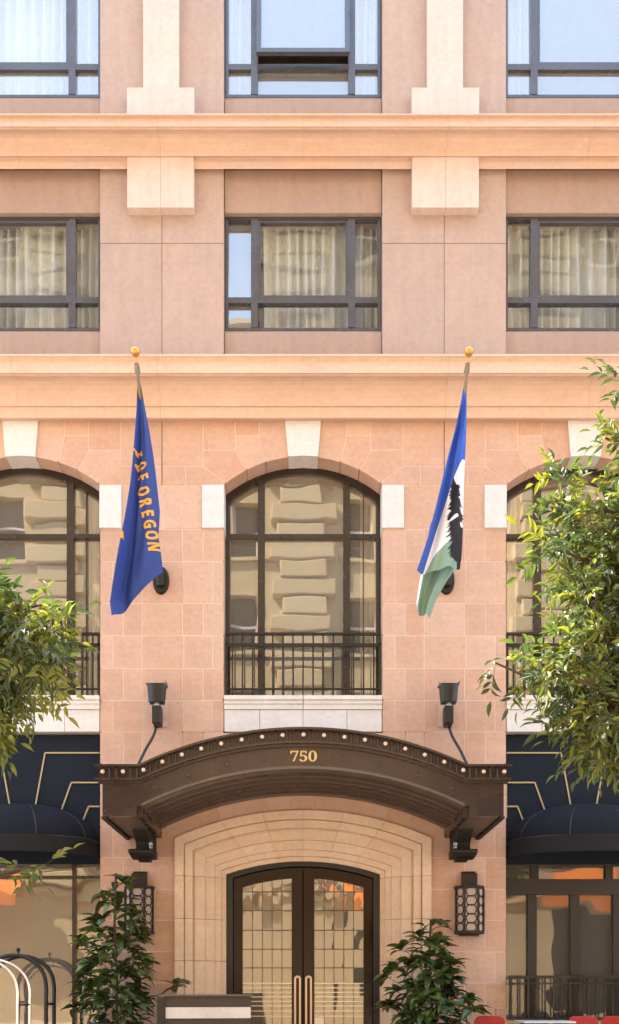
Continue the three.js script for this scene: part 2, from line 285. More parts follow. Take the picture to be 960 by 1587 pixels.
// -- upper windows
function gridPane(parent, x0, x1, y0, top, z, m, amp = .0005, tilt = 0, tx = 0) {
  const a = rr(0, 6), b = rr(0, 6), k1 = rr(5, 9), k2 = rr(6, 12);
  const t = typeof top === 'function' ? top : () => top, yc = (y0 + t((x0 + x1) / 2)) / 2, xc = (x0 + x1) / 2;
  return mesh(parent, 'pane', sheet(16, 24, (u, v) => { const x = x0 + (x1 - x0) * u, y = y0 + (t(x) - y0) * v; return [x, y, z + amp * (Math.sin(k1 * x + a + 1.3 * Math.sin(k2 * y * .6 + b)) + .8 * Math.sin(k2 * y + b + Math.sin(k1 * x))) - tilt * (y - yc) + tx * (x - xc)]; }), m);
}
function upperWindow(cx, pyTop, pyBot, floor, b) {
  const z = -.16, w = part(hotel, 'window'), yB = PY(pyBot, z), yT = pyTop > 0 ? PY(pyTop, z) : 17.15, yTr = PY(pyBot - 47, z);
  const fr = [], H = HALF - .012, F = .045, x1 = .71, x2 = .81;
  const y0 = yB + F, g = floor === 4 ? mat.glassTop : mat.glass, fm = mat.frame;
  mesh(w, 'frame', [bx(cx - H, cx - H + F, yB, yT, z - .07, z + .02), bx(cx + H - F, cx + H, yB, yT, z - .07, z + .02), bx(cx - H + F, cx + H - F, yB, yB + F, z - .07, z + .02), bx(cx - H + F, cx + H - F, yT - F, yT, z - .07, z + .02)], fm);
  for (const s of [-1, 1]) mesh(w, 'mullion', bx(cx + s * .76 - .055, cx + s * .76 + .055, yB + F, yT - F, z - .075, z + .03), fm);
  const secs = [[-H + F, -.815], [-.705, .705], [.815, H - F]];
  secs.forEach(([a, c], i) => {
    mesh(w, 'transom', bx(cx + a, cx + c, yTr - .045, yTr + .045, z - .07, z + .025), fm);
    const sky = floor === 3 && b === 0 && i === 0;
    gridPane(w, cx + a, cx + c, yB + F, yTr - .045, z - .03, sky ? mat.glassTop : g, .0002, sky ? .085 : rr(-.003, .003), rr(-.004, .004));
    if (!(floor === 4 && b === 0 && i === 1)) gridPane(w, cx + a, cx + c, yTr + .045, yT - F, z - .03, sky ? mat.glassTop : g, .0002, sky ? .085 : rr(-.003, .003), rr(-.004, .004));
    if (i === 1 && !(floor === 4 && b === 0)) mesh(w, 'sash', [bx(cx + a, cx + a + .04, yTr + .045, yT - F, z - .05, z + .012), bx(cx + c - .04, cx + c, yTr + .045, yT - F, z - .05, z + .012), bx(cx + a + .04, cx + c - .04, yTr + .045, yTr + .085, z - .05, z + .012), bx(cx + a + .04, cx + c - .04, yT - F - .05, yT - F, z - .05, z + .012)], fm);
  });
  if (floor === 4 && b === 0) {                                     // the middle light hangs open, pushed out at the foot
    const s = part(w, 'open_sash'), h = yT - F - yTr - .045; s.position.set(cx, yT - F, z + .03); s.rotation.x = -.10;
    s.userData.label = 'top hung window light standing open at its foot';
    const o = new THREE.Group(); mesh(s, 'sash', [bx(-.72, -.65, -h, 0, -.03, .03), bx(.65, .72, -h, 0, -.03, .03), bx(-.65, .65, -h, -h + .07, -.03, .03), bx(-.65, .65, -.06, 0, -.03, .03)], fm);
    mesh(s, 'pane', sheet(8, 8, (u, v) => [-.65 + 1.3 * u, -h + .07 + (h - .13) * v, 0]), g);
  }
  // lintel, sill and panels round it
  const zs = -.07;
  if (floor === 3) mesh(w, 'spandrel_panel', cbox(2 * HALF - .004, yHiBot + .06 - PY(330, zs), .34, .005), mat.spandrel, cx, (yHiBot + .06 + PY(330, zs)) / 2, zs);
  if (floor === 4) mesh(w, 'lintel', cbox(2 * HALF - .004, TOP - yT - .002, .34, .005), mat.spandrel, cx, (TOP + yT) / 2, zs);
  const pb = floor === 3 ? yLow : yHiTop;
  const yp = PY(pyBot + 1, zs);
  mesh(w, 'sill_panel', cbox(2 * HALF - .004, yp - pb, .06, .005), mat.spandrel, cx, (yp + pb) / 2, zs);
  mesh(w, 'sill', prof([[yp - .03, zs - .061], [yp - .005, zs - .061], [yB - .004, z + .015], [yB - .004, z - .07], [pb, z - .07], [pb, zs - .061]], cx - HALF + .003, cx + HALF - .003), mat.spandrel);
  // curtain
  const where = { '-2': 'far left', '-1': 'left', 0: 'middle', 1: 'right', 2: 'far right' }[b];
  const full = floor === 3, open = floor === 3 ? (b === 0 ? -.62 : -1.2) : 0;
  if (Math.abs(b) < 2) {
    const spans = full ? [[open, 1.2]] : (b === 1 ? [[-1.2, -.75]] : b === 0 ? [[-1.2, -.72], [.72, 1.2]] : [[-1.2, 1.2]]);
    spans.forEach(([a, c], i) => {
      const n = Math.round((c - a) * 90), ph = rr(0, 9);
      const o = mesh(scene, 'curtain', sheet(n, 6, (u, v) => { const x = a + (c - a) * u, q = x * 38 + 2.2 * Math.sin(x * 5 + ph); return [cx + x + .006 * Math.sin(v * 5 + x * 9), yB - .1 + (yT - yB + .2) * v, -.42 + .075 * Math.sin(q) + .03 * Math.sin(q * .43 + ph) + .01 * v, x * 2, v]; }), mat.curtain);
      tag(o, `pale pleated curtain behind the ${where} window of the ${floor === 3 ? 'lower' : 'upper'} row` + (spans.length > 1 ? i ? ', at its right edge' : ', at its left edge' : ''), 'curtain', 'window curtains');
    });
  }
}
BAYS.forEach(b => { upperWindow(b * PITCH, 337, 514, 3, b); upperWindow(b * PITCH, -1, 153, 4, b); });
// -- arched windows with balcony rails
BAYS.forEach(b => {
  const cx = b * PITCH, z = -.34, w = part(hotel, 'arched_window'), y0 = PY(1078, 0) - .05;
  const out = [[-HALF - .02, y0], ...arcPts(-HALF, HALF, 20).map(([x, y]) => [x * 1.016, y + .02]), [HALF + .02, y0]];
  const inn = [[-HALF + .07, y0 + .08], ...arcPts(-HALF, HALF, 20).map(([x, y]) => [x * .943, y - .085]), [HALF - .07, y0 + .08]].reverse();
  mesh(w, 'frame', poly(out, [inn], .12), mat.bronzeFrame, cx, 0, z + .04);
  const yt = PY(833, z), top = x => arcY(Math.min(1.2, Math.abs((x - cx) / .943))) - .085 + .02;
  for (const s of [-.66, .69]) mesh(w, 'mullion', bx(cx + s - .055, cx + s + .055, y0 + .08, top(cx + s) + .01, z - .06, z + .045), mat.bronzeFrame);
  const cols = [[-1.17, -.715], [-.605, .635], [.745, 1.17]];
  cols.forEach(([a, c]) => {
    mesh(w, 'transom', bx(cx + a, cx + c, yt - .035, yt + .035, z - .06, z + .042), mat.bronzeFrame);
    gridPane(w, cx + a, cx + c, y0 + .08, yt - .035, z - .02, mat.glassTan, .00013, rr(-.003, .004), rr(-.006, .006));
    gridPane(w, cx + a, cx + c, yt + .035, top, z - .02, mat.glassTan, .00013, rr(-.003, .004), rr(-.006, .006));
  });
  if (b) mesh(w, 'glazing_bar', bx(cx + .93, cx + .95, y0 + .08, top(cx + .95) + .005, z - .03, z + .01), mat.bronzeFrame);
  else mesh(w, 'glazing_bar', bx(cx + .95, cx + .965, y0 + .08, top(cx + .965) + .005, z - .03, z + .01), mat.bronzeFrame);
  const r = part(hotel, 'balcony_railing'), zr = -.07;
  const ya = PY(983, zr), yb = PY(1000, zr), yc = PY(1068, zr);
  mesh(r, 'rail', bx(cx - HALF + .012, cx + HALF - .012, ya - .015, ya + .02, zr - .025, zr + .025), mat.iron);
  mesh(r, 'rail', bx(cx - HALF + .012, cx + HALF - .012, yb - .025, yb + .025, zr - .02, zr + .02), mat.iron);
  mesh(r, 'rail', bx(cx - HALF + .012, cx + HALF - .012, yc - .012, yc + .012, zr - .018, zr + .018), mat.iron);
  const bal = bx(-.011, .011, PY(1079), ya - .015, -.011, .011);
  for (let i = 0; i < 15; i++) mesh(r, 'baluster', bal, mat.iron, cx - 1.1 + i * 2.2 / 14, 0, zr);
  for (const s of [-1, 1]) mesh(r, 'post', bx(cx + s * 1.195 - .018, cx + s * 1.195 + .018, PY(1079), ya - .015, zr - .02, zr + .02), mat.iron);
  if (Math.abs(b) < 2) for (const s of b === 0 ? [1] : [-1, 1]) {
    const o = mesh(scene, 'drape', sheet(14, 6, (u, v) => { const x = s * (.92 + .28 * u); return [cx + x, y0 + .02 + (PY(712) - y0 - .15) * v, -.6 + .03 * Math.sin(u * 17 + s), u, v]; }), mat.curtain);
    tag(o, `narrow pale drape inside the ${b < 0 ? 'left' : b > 0 ? 'right' : 'middle'} arched window, at its ${s < 0 ? 'left' : 'right'} side`, 'curtain', 'window curtains');
  }
});
// -- inside: back wall, floors and cross walls, so that every window has a room behind it
{
  const g = part(hotel, 'interior'), X = 2.5 * PITCH;
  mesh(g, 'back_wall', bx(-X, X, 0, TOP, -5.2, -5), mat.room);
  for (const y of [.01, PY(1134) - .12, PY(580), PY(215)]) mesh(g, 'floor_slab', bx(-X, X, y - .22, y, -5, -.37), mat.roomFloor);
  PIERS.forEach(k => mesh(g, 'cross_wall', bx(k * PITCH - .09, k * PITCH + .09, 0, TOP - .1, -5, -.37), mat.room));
  mesh(hotel, 'roof', bx(-X, X, TOP + .002, TOP + .3, -12, .25), mat.spandrel);
  for (const s of [-1, 1]) mesh(hotel, 'side_wall', bx(s * X - .1, s * X + .1, 0, TOP, -12, -.4), mat.spandrel);
  mesh(hotel, 'rear_wall', bx(-X, X, 0, TOP, -12.3, -12), mat.spandrel);
}
// -- ground-floor shopfronts in the side bays
BAYS.filter(b => b).forEach(b => {
  const cx = b * PITCH, s = part(hotel, 'shopfront'), z = -.2, right = b > 0, fm = right ? mat.black : mat.bronzeFrame;
  const X = v => cx + v / 100 * (DIST - z) / DIST, g = right ? mat.glassDoor : mat.glassTan;
  const yP = PY(1334, z);
  if (right) {
    const bar = (x0, x1, y0, y1, n = 'mullion', d = .04) => mesh(s, n, bx(X(x0), X(x1), y0, y1, z - .06, z + d), fm);
    const ya = PY(1363, z), yb = PY(1387, z);
    bar(-120.5, 120.5, yb, ya, 'transom', .06); bar(-120.5, 120.5, yP - .08, yP + .1, 'head');
    for (const m of [-73, 42]) bar(m - 6, m + 6, ya, yP - .08);
    for (const m of [-77, -11, 55]) bar(m - 7, m + 7, .12, yb);
    bar(-120.5, 120.5, 0, .12, 'bottom_rail'); bar(-120.5, -117, .12, yb, 'jamb', .02); bar(117, 120.5, .12, yb, 'jamb', .02);
    for (const [a, c] of [[-120.5, -79], [-67, 36], [48, 120.5]]) gridPane(s, X(a), X(c), ya, yP - .08, z - .02, g, .0005, rr(-.003, .003), rr(-.006, .006));
    for (const [a, c] of [[-117, -84], [-70, -18], [-4, 48], [62, 117]]) gridPane(s, X(a), X(c), .12, yb, z - .02, g, .0007, rr(-.003, .003), rr(-.02, .02));
    const r = part(hotel, 'window_railing'), zr = .1, yt = PY(1514, zr), y2 = PY(1524, zr), yl = PY(1580, zr);
    for (const [a, h] of [[yt, .022], [y2, .012], [yl, .016]]) mesh(r, 'rail', bx(cx - HALF + .01, cx + HALF - .01, a - h, a + h, zr - .02, zr + .02), mat.iron);
    const bal = bx(-.011, .011, yl, yt, -.011, .011);
    for (let i = 0; i < 19; i++) mesh(r, 'baluster', bal, mat.iron, cx - 1.17 + i * 2.34 / 18, 0, zr);
    for (const m of [-77, -11, 55]) mesh(r, 'post', bx(cx + m / 100 - .03, cx + m / 100 + .03, .0, yt, zr - .03, zr + .03), mat.iron);
  } else {
    const ya = PY(1360, z);
    mesh(s, 'transom', bx(X(-120.5), X(120.5), ya - .025, ya + .025, z - .05, z + .035), fm);
    mesh(s, 'head', bx(X(-120.5), X(120.5), yP - .05, yP + .1, z - .05, z + .035), fm);
    mesh(s, 'bottom_rail', bx(X(-120.5), X(120.5), 0, .45, z - .05, z + .035), fm);
    for (const m of [-77, 77]) for (const [y0, y1] of [[.45, ya - .025], [ya + .025, yP - .05]]) mesh(s, 'mullion', bx(X(m - 2.6), X(m + 2.6), y0, y1, z - .05, z + .04), fm);
    for (const [a, c] of [[-120.5, -79.6], [-74.4, 74.4], [79.6, 120.5]]) {
      gridPane(s, X(a), X(c), .45, ya - .025, z - .02, g, .0006, rr(-.002, .002), rr(-.003, .003));
      gridPane(s, X(a), X(c), ya + .025, yP - .05, z - .02, g, .0006, rr(-.002, .002), rr(-.003, .003));
    }
  }
  // navy fascia with its fan of gold lines
  const f = part(hotel, 'navy_fascia'), zf = -.1;
  mesh(f, 'panel', cbox(2 * HALF - .01, PY(1135) - .015 - PY(1338, zf), .16, .006), mat.navy, cx, (PY(1135) - .015 + PY(1338, zf)) / 2, zf);
  const Q = (x, py) => V3(cx + x / 100, PY(py, zf), zf + .006);
  const gl = (a, c) => { const d = c.clone().sub(a), L = d.length(), o = mesh(f, 'gold_line', bx(0, L, -.011, .011, 0, .012), mat.goldLine, a.x, a.y, a.z - .004); o.rotation.z = Math.atan2(d.y, d.x); };
  for (const q of [-1, 1]) {
    if (q < 0 && b > 0) gl(Q(-120.5, 1213), Q(-120.5, 1268));
    gl(Q(q * 35, 1167), Q(q * 120, 1167)); gl(Q(q * 35, 1167), Q(q * 19, 1254)); gl(Q(q * 76, 1213), Q(q * 120, 1213)); gl(Q(q * 76, 1213), Q(q * 59, 1260)); gl(Q(q * 103, 1250), Q(q * 120, 1250)); gl(Q(q * 103, 1250), Q(q * 92, 1277));
  }
});
// ------------------------------------------------------------------ dome awnings
BAYS.filter(b => Math.abs(b) === 1).forEach(b => {
  const cx = b * PITCH, t = thing('dome_awning', `navy dome awning over the ${b < 0 ? 'left shop window with the plain bronze frame' : 'right shop window with the black railing'}`, 'awning', [cx, 0, 0], 0, 'dome awnings');
  const z0 = -.09, D = .85, W = 1.19, yr = PY(1290, D), yt = PY(1249, z0), yv = PY(1317, D);
  mesh(t, 'canopy', sheet(40, 14, (u, v) => { const a = Math.PI * u, e = Math.PI / 2 * v; const sag = 1 - .025 * Math.abs(Math.sin(a * 4)); const r = Math.cos(e) ** .8 * sag; return [-W * Math.cos(a) * r, yr + (yt - yr) * Math.sin(e) ** 1.1, z0 + D * Math.sin(a) ** .75 * r, u * 3, v]; }), mat.awning);
  mesh(t, 'valance', sheet(40, 3, (u, v) => { const a = Math.PI * u; return [-W * Math.cos(a), yv + (yr - yv) * v, z0 + D * Math.sin(a) ** .75 + .012 + .004 * Math.sin(u * 60) * (1 - v), u * 3, v]; }), mat.awningBand);
  const ribs = []; for (let i = 0; i <= 8; i++) { const a = Math.PI * i / 8; ribs.push(tube(Array.from({ length: 7 }, (_, k) => { const e = Math.PI / 2 * k / 6, r = Math.cos(e) ** .8; return V3(-W * Math.cos(a) * r * .985, yr - .01 + (yt - yr) * Math.sin(e) ** 1.1, z0 + D * Math.sin(a) ** .75 * r * .985); }), .01, 10, 5)); }
  mesh(t, 'ribs', ribs, mat.black);
  mesh(t, 'rim', tube(Array.from({ length: 25 }, (_, i) => { const a = Math.PI * i / 24; return V3(-W * Math.cos(a), yr - .01, z0 + D * Math.sin(a) ** .75); }), .013, 50, 6), mat.black);
});

// ------------------------------------------------------------------ portal: wall round it and the moulded stone surround
{
  const g = part(hotel, 'portal_wall');
  const outerArc = x => { const R = 4.77; return PY(1257) - (R - Math.sqrt(R * R - x * x)); };
  const xs = [-1.98, -1.62, -1.26, -.9, -.54, -.18, .18, .54, .9, 1.26, 1.62, 1.98];
  for (let i = 0; i < xs.length - 1; i++) {
    const a = xs[i], c = xs[i + 1], F = 1.13, up = .55;
    const n = 4, low = Array.from({ length: n + 1 }, (_, j) => { const x = a + (c - a) * j / n; return [x, outerArc(x) + .004]; });
    mesh(g, 'arch_stone', poly([...low, [c * F, outerArc(c) + up], [a * F, outerArc(a) + up]], null, .3, .004, .005), pick(mat.stone), 0, 0, rr(-.001, .001));
  }
  mesh(g, 'mortar_bed', poly([[-2.0, PY(1320)], [-1.99, PY(1300)], ...Array.from({ length: 17 }, (_, j) => { const x = -1.98 + 3.96 * j / 16; return [x, outerArc(x) + .004]; }), [1.99, PY(1300)], [2.0, PY(1320)], [2.3, PY(1320)], [2.3, PY(1136)], [-2.3, PY(1136)], [-2.3, PY(1320)]], null, .28), mat.mortar, 0, 0, -.012);
  mesh(g, 'lintel_wall', bx(-1.22, 1.22, PY(1345), PY(1135), -.50, -.44), mat.spandrel);
  // fill between arch stones and the piers' edges
  for (const s of [-1, 1]) for (const [p0, p1] of [[1134, 1183], [1183, 1232], [1232, 1262]]) {
    const x0 = 1.978, x1 = 2.2; if (p0 < 1300) mesh(g, 'stone_block', cbox(x1 - x0 - .012, PY(p0) - PY(p1) - .012, .2, .005, 1), pick(mat.stone), s * 2.09, (PY(p0) + PY(p1)) / 2, -.004);
  }
  // surround: profile run from outer edge to inner edge, cut into stones
  const sr = part(hotel, 'portal_surround');
  const inArc = x => { const R = 3.7; return PY(1331) - (R - Math.sqrt(R * R - x * x)); };
  const profile = [[0, -.2], [0, .07], [.18, .07], [.185, .0], [.20, .0], [.205, .035], [.35, .025], [.355, -.045], [.375, -.045], [.39, -.02], [.59, -.035], [.60, -.085], [.62, -.085], [.66, -.10], [.72, -.115], [.78, -.12], [.785, -.16], [.80, -.16], [.86, -.18], [.90, -.185], [.905, -.25], [1, -.25], [1, -.42]];
  const Ow = 1.98, Iw = 1.215, oS = outerArc(Ow), iS = inArc(Iw);
  const stone = (fo, fi, s0, s1, n, m) => {
    const P = (s, [t, z]) => { const a = fo(s), b2 = fi(s); return [a[0] + (b2[0] - a[0]) * t, a[1] + (b2[1] - a[1]) * t, z]; }, tr = [];
    for (let i = 0; i < n; i++) for (let j = 0; j < profile.length - 1; j++) { const sa = s0 + (s1 - s0) * i / n, sb = s0 + (s1 - s0) * (i + 1) / n; tr.push(...quad(P(sa, profile[j]), P(sb, profile[j]), P(sb, profile[j + 1]), P(sa, profile[j + 1]))); }
    for (const s of [s0, s1]) for (let j = 1; j < profile.length - 1; j++) { const p = [P(s, profile[j]), P(s, profile[j + 1])]; tr.push(...quad(p[0], p[1], [p[1][0], p[1][1], -.42], [p[0][0], p[0][1], -.42])); }
    mesh(sr, 'moulded_stone', geoFrom(tr), m);
  };
  const js = [0, .18, .34, .5, .66, .82, 1];
  for (let i = 0; i < js.length - 1; i++) stone(s => [-Ow + 2 * Ow * s, outerArc(-Ow + 2 * Ow * s)], s => [-Iw + 2 * Iw * s, inArc(-Iw + 2 * Iw * s)], js[i] + (i ? .0006 : 0), js[i + 1] - (i < js.length - 2 ? .0006 : 0), 5, mat.cream[i % 3]);
  const jy = [null, PY(1358), PY(1424), PY(1489), PY(1555), PY(1620), .0];
  for (const q of [-1, 1]) for (let i = 0; i < 6; i++) {
    const yA = i ? jy[i] - .003 : null, yB = jy[i + 1] + .003;
    stone(s => [q * Ow, i ? yA + (yB - yA) * s : oS + (yB - oS) * s], s => [q * Iw, i ? yA + (yB - yA) * s : iS + (yB - iS) * s], 0, 1, 1, mat.cream[(i + 1) % 3]);
  }
  mesh(sr, 'joint_bed', [bx(-1.97, -1.30, 0, oS - .2, -.36, -.27), bx(1.30, 1.97, 0, oS - .2, -.36, -.27)], mat.mortar);
}

// ------------------------------------------------------------------ double door
{
  const z = -.36, t = thing('double_door', 'dark brown arched double door with leaded glass and long pale pull handles', 'door', [0, 0, 0]);
  const K = (DIST - z) / DIST / 100, hw = 1.22, Y = py => PY(py, z);
  const arc = (crown, half, rise) => x => { const R = (half * half + rise * rise) / (2 * rise); return crown - (R - Math.sqrt(Math.max(0, R * R - x * x))); };
  const aO = arc(Y(1331), hw, .2), aI = arc(Y(1344), 1.11, .185);
  const pts = (f, x0, x1, n) => Array.from({ length: n + 1 }, (_, i) => { const x = x0 + (x1 - x0) * i / n; return [x, f(x)]; });
  mesh(t, 'frame', poly([[-hw, 0], [-1.11, 0], ...pts(aI, -1.11, 1.11, 20), [1.11, 0], [hw, 0], ...pts(aO, hw, -hw, 20)], null, .12, .008, 0), mat.doorFrame, 0, 0, z + .06);
  const gTop = arc(Y(1361), .97, .15);
  for (const q of [-1, 1]) {
    const leaf = part(t, 'door_leaf'); const S = l => q > 0 ? l : l.map(([x, y]) => [-x, y]).reverse();
    mesh(leaf, 'leaf_frame', poly(S([[.004, .01], [1.105, .01], ...pts(x => aI(x) - .006, 1.105, .004, 12)]), [S([[.18, .3], ...pts(gTop, .18, .96, 10), [.96, .3]])], .06, .006, 0), mat.door, 0, 0, z + .01);
    const x0 = .18, x1 = .96, nP = 5, ys = [.3, .55, 1575, 1567, 1559, 1552, 1545, 1538, 1531, 1524, 1500, 1471, 1441.6, 1411, 1382].map(v => v > 9 ? Y(v) : v);
    for (let i = 1; i < nP; i++) { const x = q * (x0 + (x1 - x0) * i / nP); mesh(leaf, 'came', bx(x - .006, x + .006, .3, gTop(x), z - .032, z - .012), mat.came); }
    ys.slice(1).forEach((y, i) => mesh(leaf, 'came', bx(q > 0 ? x0 : -x1, q > 0 ? x1 : -x0, y - .007, y + .007, z - .030, z - .008), i < 9 ? mat.cameBright : mat.came));
    const xs = Array.from({ length: nP + 1 }, (_, i) => q * (x0 + (x1 - x0) * i / nP));
    for (let i = 0; i < nP; i++) { const a = Math.min(xs[i], xs[i + 1]), c = Math.max(xs[i], xs[i + 1]); const yy = [.3, Y(1524), Y(1500), Y(1471), Y(1441.6), Y(1411), Y(1382), null];
      for (let j = 0; j < yy.length - 1; j++) { const w = rr(-.012, .012), w2 = rr(-.018, .018), yc = yy[j]; mesh(leaf, 'pane', sheet(4, 4, (u, v) => { const x = a + (c - a) * u, top = yy[j + 1] ?? gTop(x), y = yc + (top - yc) * v; return [x, y, z - .022 + w * (y - yc) + w2 * (x - a) + .0009 * Math.sin(u * 3.14) * Math.sin(v * 3.14 + i)]; }), mat.glassTan); } }
    const hx = q * .087, h0 = Y(1592), h1 = Y(1512), hz = z + .075;
    const loop = new THREE.Shape(); const R = .055; loop.absarc(0, h1 - R, R, 0, Math.PI, false); loop.absarc(0, h0 + R, R, Math.PI, 2 * Math.PI, false);
    const hole = new THREE.Path(); const r = .022; hole.absarc(0, h1 - R, r, 0, Math.PI, false); hole.absarc(0, h0 + R, r, Math.PI, 2 * Math.PI, false); loop.holes.push(hole);
    const hg = new THREE.ExtrudeGeometry(loop, { depth: .02, bevelEnabled: true, bevelSize: .006, bevelThickness: .006, bevelOffset: -.006, bevelSegments: 2, curveSegments: 8 });
    const h = mesh(leaf, 'handle', [hg, cyl(0, 0, 0, .012, .07, 8).rotateX(Math.PI / 2).translate(0, h1 - .03, -.03), cyl(0, 0, 0, .012, .07, 8).rotateX(Math.PI / 2).translate(0, h0 + .03, -.03)], mat.handle, hx, 0, hz);
  }
}

// ------------------------------------------------------------------ entrance canopy
const ZC = 1.75, KC = (DIST - ZC) / DIST;
{
  const t = thing('entrance_canopy', 'dark brown arched metal entrance canopy edged with small globe bulbs, numbered 750', 'canopy');
  const cX = v => v / 100 * KC, Y = py => PY(py, ZC);
  const arcF = (half, yS, yC) => { const h = cX(half), r = Y(yC) - Y(yS), R = (h * h + r * r) / (2 * r); return x => Y(yC) - (R - Math.sqrt(Math.max(0, R * R - x * x))); };
  const topA = arcF(252, 1188, 1131), topY = x => Math.abs(x) < cX(252) ? topA(x) : Y(1188);
  const botA = arcF(250, 1248, 1190);
  const N = 40, xs = (a, b, n = N) => Array.from({ length: n + 1 }, (_, i) => a + (b - a) * i / n);
  // fascia plate
  const top = [cX(-311), ...xs(cX(-252), cX(252)), cX(311)];
  const fasciaTop = top.map(x => [x, topY(x) - .17]);
  mesh(t, 'fascia', poly([[cX(-311), Y(1265)], [cX(-258), Y(1265)], [cX(-258), Y(1249)], ...xs(cX(-250), cX(250)).map(x => [x, botA(x)]), [cX(258), Y(1249)], [cX(258), Y(1265)], [cX(311), Y(1265)], ...fasciaTop.reverse()], null, .08), mat.canopy, 0, 0, ZC);
  const band = (o0, o1, z0, z1, ext = 0) => { const tr = []; const L = [cX(-311) - ext, ...xs(cX(-252), cX(252)), cX(311) + ext];
    for (let i = 0; i < L.length - 1; i++) { const a = L[i], b = L[i + 1], A = topY(a), B = topY(b);
      tr.push(...quad([a, A + o0, z1], [b, B + o0, z1], [b, B + o1, z1], [a, A + o1, z1]), ...quad([a, A + o1, z0], [a, A + o1, z1], [b, B + o1, z1], [b, B + o1, z0]), ...quad([a, A + o0, z1], [a, A + o0, z0], [b, B + o0, z0], [b, B + o0, z1]), ...quad([a, A + o0, z0], [a, A + o1, z0], [b, B + o1, z0], [b, B + o0, z0])); }
    for (const e of [0, L.length - 1]) { const a = L[e], A = topY(a); tr.push(...quad([a, A + o0, z0], [a, A + o0, z1], [a, A + o1, z1], [a, A + o1, z0])); }
    return geoFrom(tr); };
  mesh(t, 'top_moulding', band(-.018, .012, ZC - .12, ZC + .10, .09), mat.canopy);
  mesh(t, 'lamp_channel', band(-.165, -.019, ZC - .09, ZC + .002, .05), mat.canopy);
  mesh(t, 'lower_moulding', [band(-.195, -.166, ZC - .05, ZC + .075, .09), band(-.232, -.1955, ZC - .04, ZC + .035, .05)], mat.canopy);
  // lip under the arch
  const lip = []; for (const L = xs(cX(-250), cX(250)), i0 = 0; lip.length < 1;) { const tr = []; for (let i = 0; i < N; i++) { const a = L[i], b = L[i + 1], A = botA(a), B = botA(b); tr.push(...quad([a, A - .014, ZC + .02], [b, B - .014, ZC + .02], [b, B + .022, ZC + .02], [a, A + .022, ZC + .02]), ...quad([a, A - .014, ZC - .08], [b, B - .014, ZC - .08], [b, B - .014, ZC + .02], [a, A - .014, ZC + .02]), ...quad([a, A + .022, ZC + .02], [b, B + .022, ZC + .02], [b, B + .022, ZC + .001], [a, A + .022, ZC + .001])); } lip.push(geoFrom(tr)); }
  mesh(t, 'arch_lip', lip, mat.canopyLip);
  // vault under and over
  mesh(t, 'soffit_vault', sheet(40, 4, (u, v) => { const x = cX(-250) + cX(500) * u; return [x, botA(x) - .002, ZC - .085 - (ZC - .07) * v]; }), mat.canopy);
  mesh(t, 'roof_sheet', sheet(60, 2, (u, v) => { const x = cX(-311) + cX(622) * u; return [x, topY(x) - .10, ZC - .095 - (ZC - .08) * v]; }), mat.canopy);
  for (const s of [-1, 1]) {
    mesh(t, 'side_panel', bx(s > 0 ? cX(306) : cX(-311), s > 0 ? cX(311) : cX(-306), Y(1265) + .002, Y(1188) - .11, .012, ZC - .082), mat.canopy);
    mesh(t, 'inner_cheek', bx(s > 0 ? cX(250) : cX(-258), s > 0 ? cX(258) : cX(-250), Y(1265) + .002, Y(1246), .012, ZC - .082), mat.canopy);
    for (let i = 0; i < 12; i++) mesh(t, 'soffit_slat', bx(s > 0 ? cX(259) : cX(-305), s > 0 ? cX(305) : cX(-259), Y(1265) + .004, Y(1265) + .03, .03 + i * .135, .03 + i * .135 + .11), mat.canopyLip);
    mesh(t, 'edge_trim', bx(s > 0 ? cX(305.5) : cX(-313), s > 0 ? cX(313) : cX(-305.5), Y(1265) - .028, Y(1265), .01, ZC - .01), mat.canopyDark);
  }
  for (let i = 1; i < 6; i++) mesh(t, 'rib', sheet(30, 1, (u, v) => { const x = cX(-248) + cX(496) * u; return [x, botA(x) - .004 - .022 * v, ZC - .08 - i * .27]; }), mat.canopy);
  // bulbs and the little sockets between them
  const bulbG = mergeGeometries([new THREE.SphereGeometry(.030, 10, 8)].map(g => g)), sock = cyl(0, 0, 0, .019, .02, 8).rotateX(Math.PI / 2);
  const stub = cyl(0, -.09, 0, .017, .13, 8);
  const pathPts = []; { let L = xs(cX(-316), cX(316), 800), acc = 0; const step = .268; let px = L[0], py = topY(px); let total = 0; const seg = []; for (const x of L) { const y = topY(x); total += Math.hypot(x - px, y - py); seg.push([x, y, total]); px = x; py = y; } const n = 20, st = (total - .1) / n; for (let i = 0; i <= n * 3; i++) { const d = .05 + i * st / 3; const q = seg.find(s => s[2] >= d) || seg[seg.length - 1]; pathPts.push([q[0], q[1], i % 3]); } }
  for (const [x, y, k] of pathPts) { if (k === 0) { const b = part(t, 'lamp'); mesh(b, 'globe', bulbG, mat.bulb, x, y - .078, ZC + .045); mesh(b, 'socket', sock, mat.canopy, x, y - .078, ZC + .012); } else mesh(t, 'stud', stub, mat.canopy, x, y, ZC + .022); }
  const ros = mergeGeometries([new THREE.SphereGeometry(.03, 10, 6), new THREE.TorusGeometry(.032, .008, 5, 12)]);
  for (const v of [-230, -178, -118, -60, 60, 118, 178, 230]) { const m = mesh(t, 'rosette', ros, mat.canopy, cX(v), (topA(cX(v)) - .232 + botA(cX(v))) / 2 + .01, ZC + .004); m.scale.z = .5; }
  const font = await new FontLoader().loadAsync('fonts/droid/droid_serif_regular.typeface.json');
  const tg = new TextGeometry('750', { font, size: .15, depth: .02, curveSegments: 5, bevelEnabled: true, bevelThickness: .003, bevelSize: .004, bevelSegments: 1 });
  tg.computeBoundingBox(); const w = tg.boundingBox.max.x; tg.scale(.36 / w * 1.02, .95, 1);
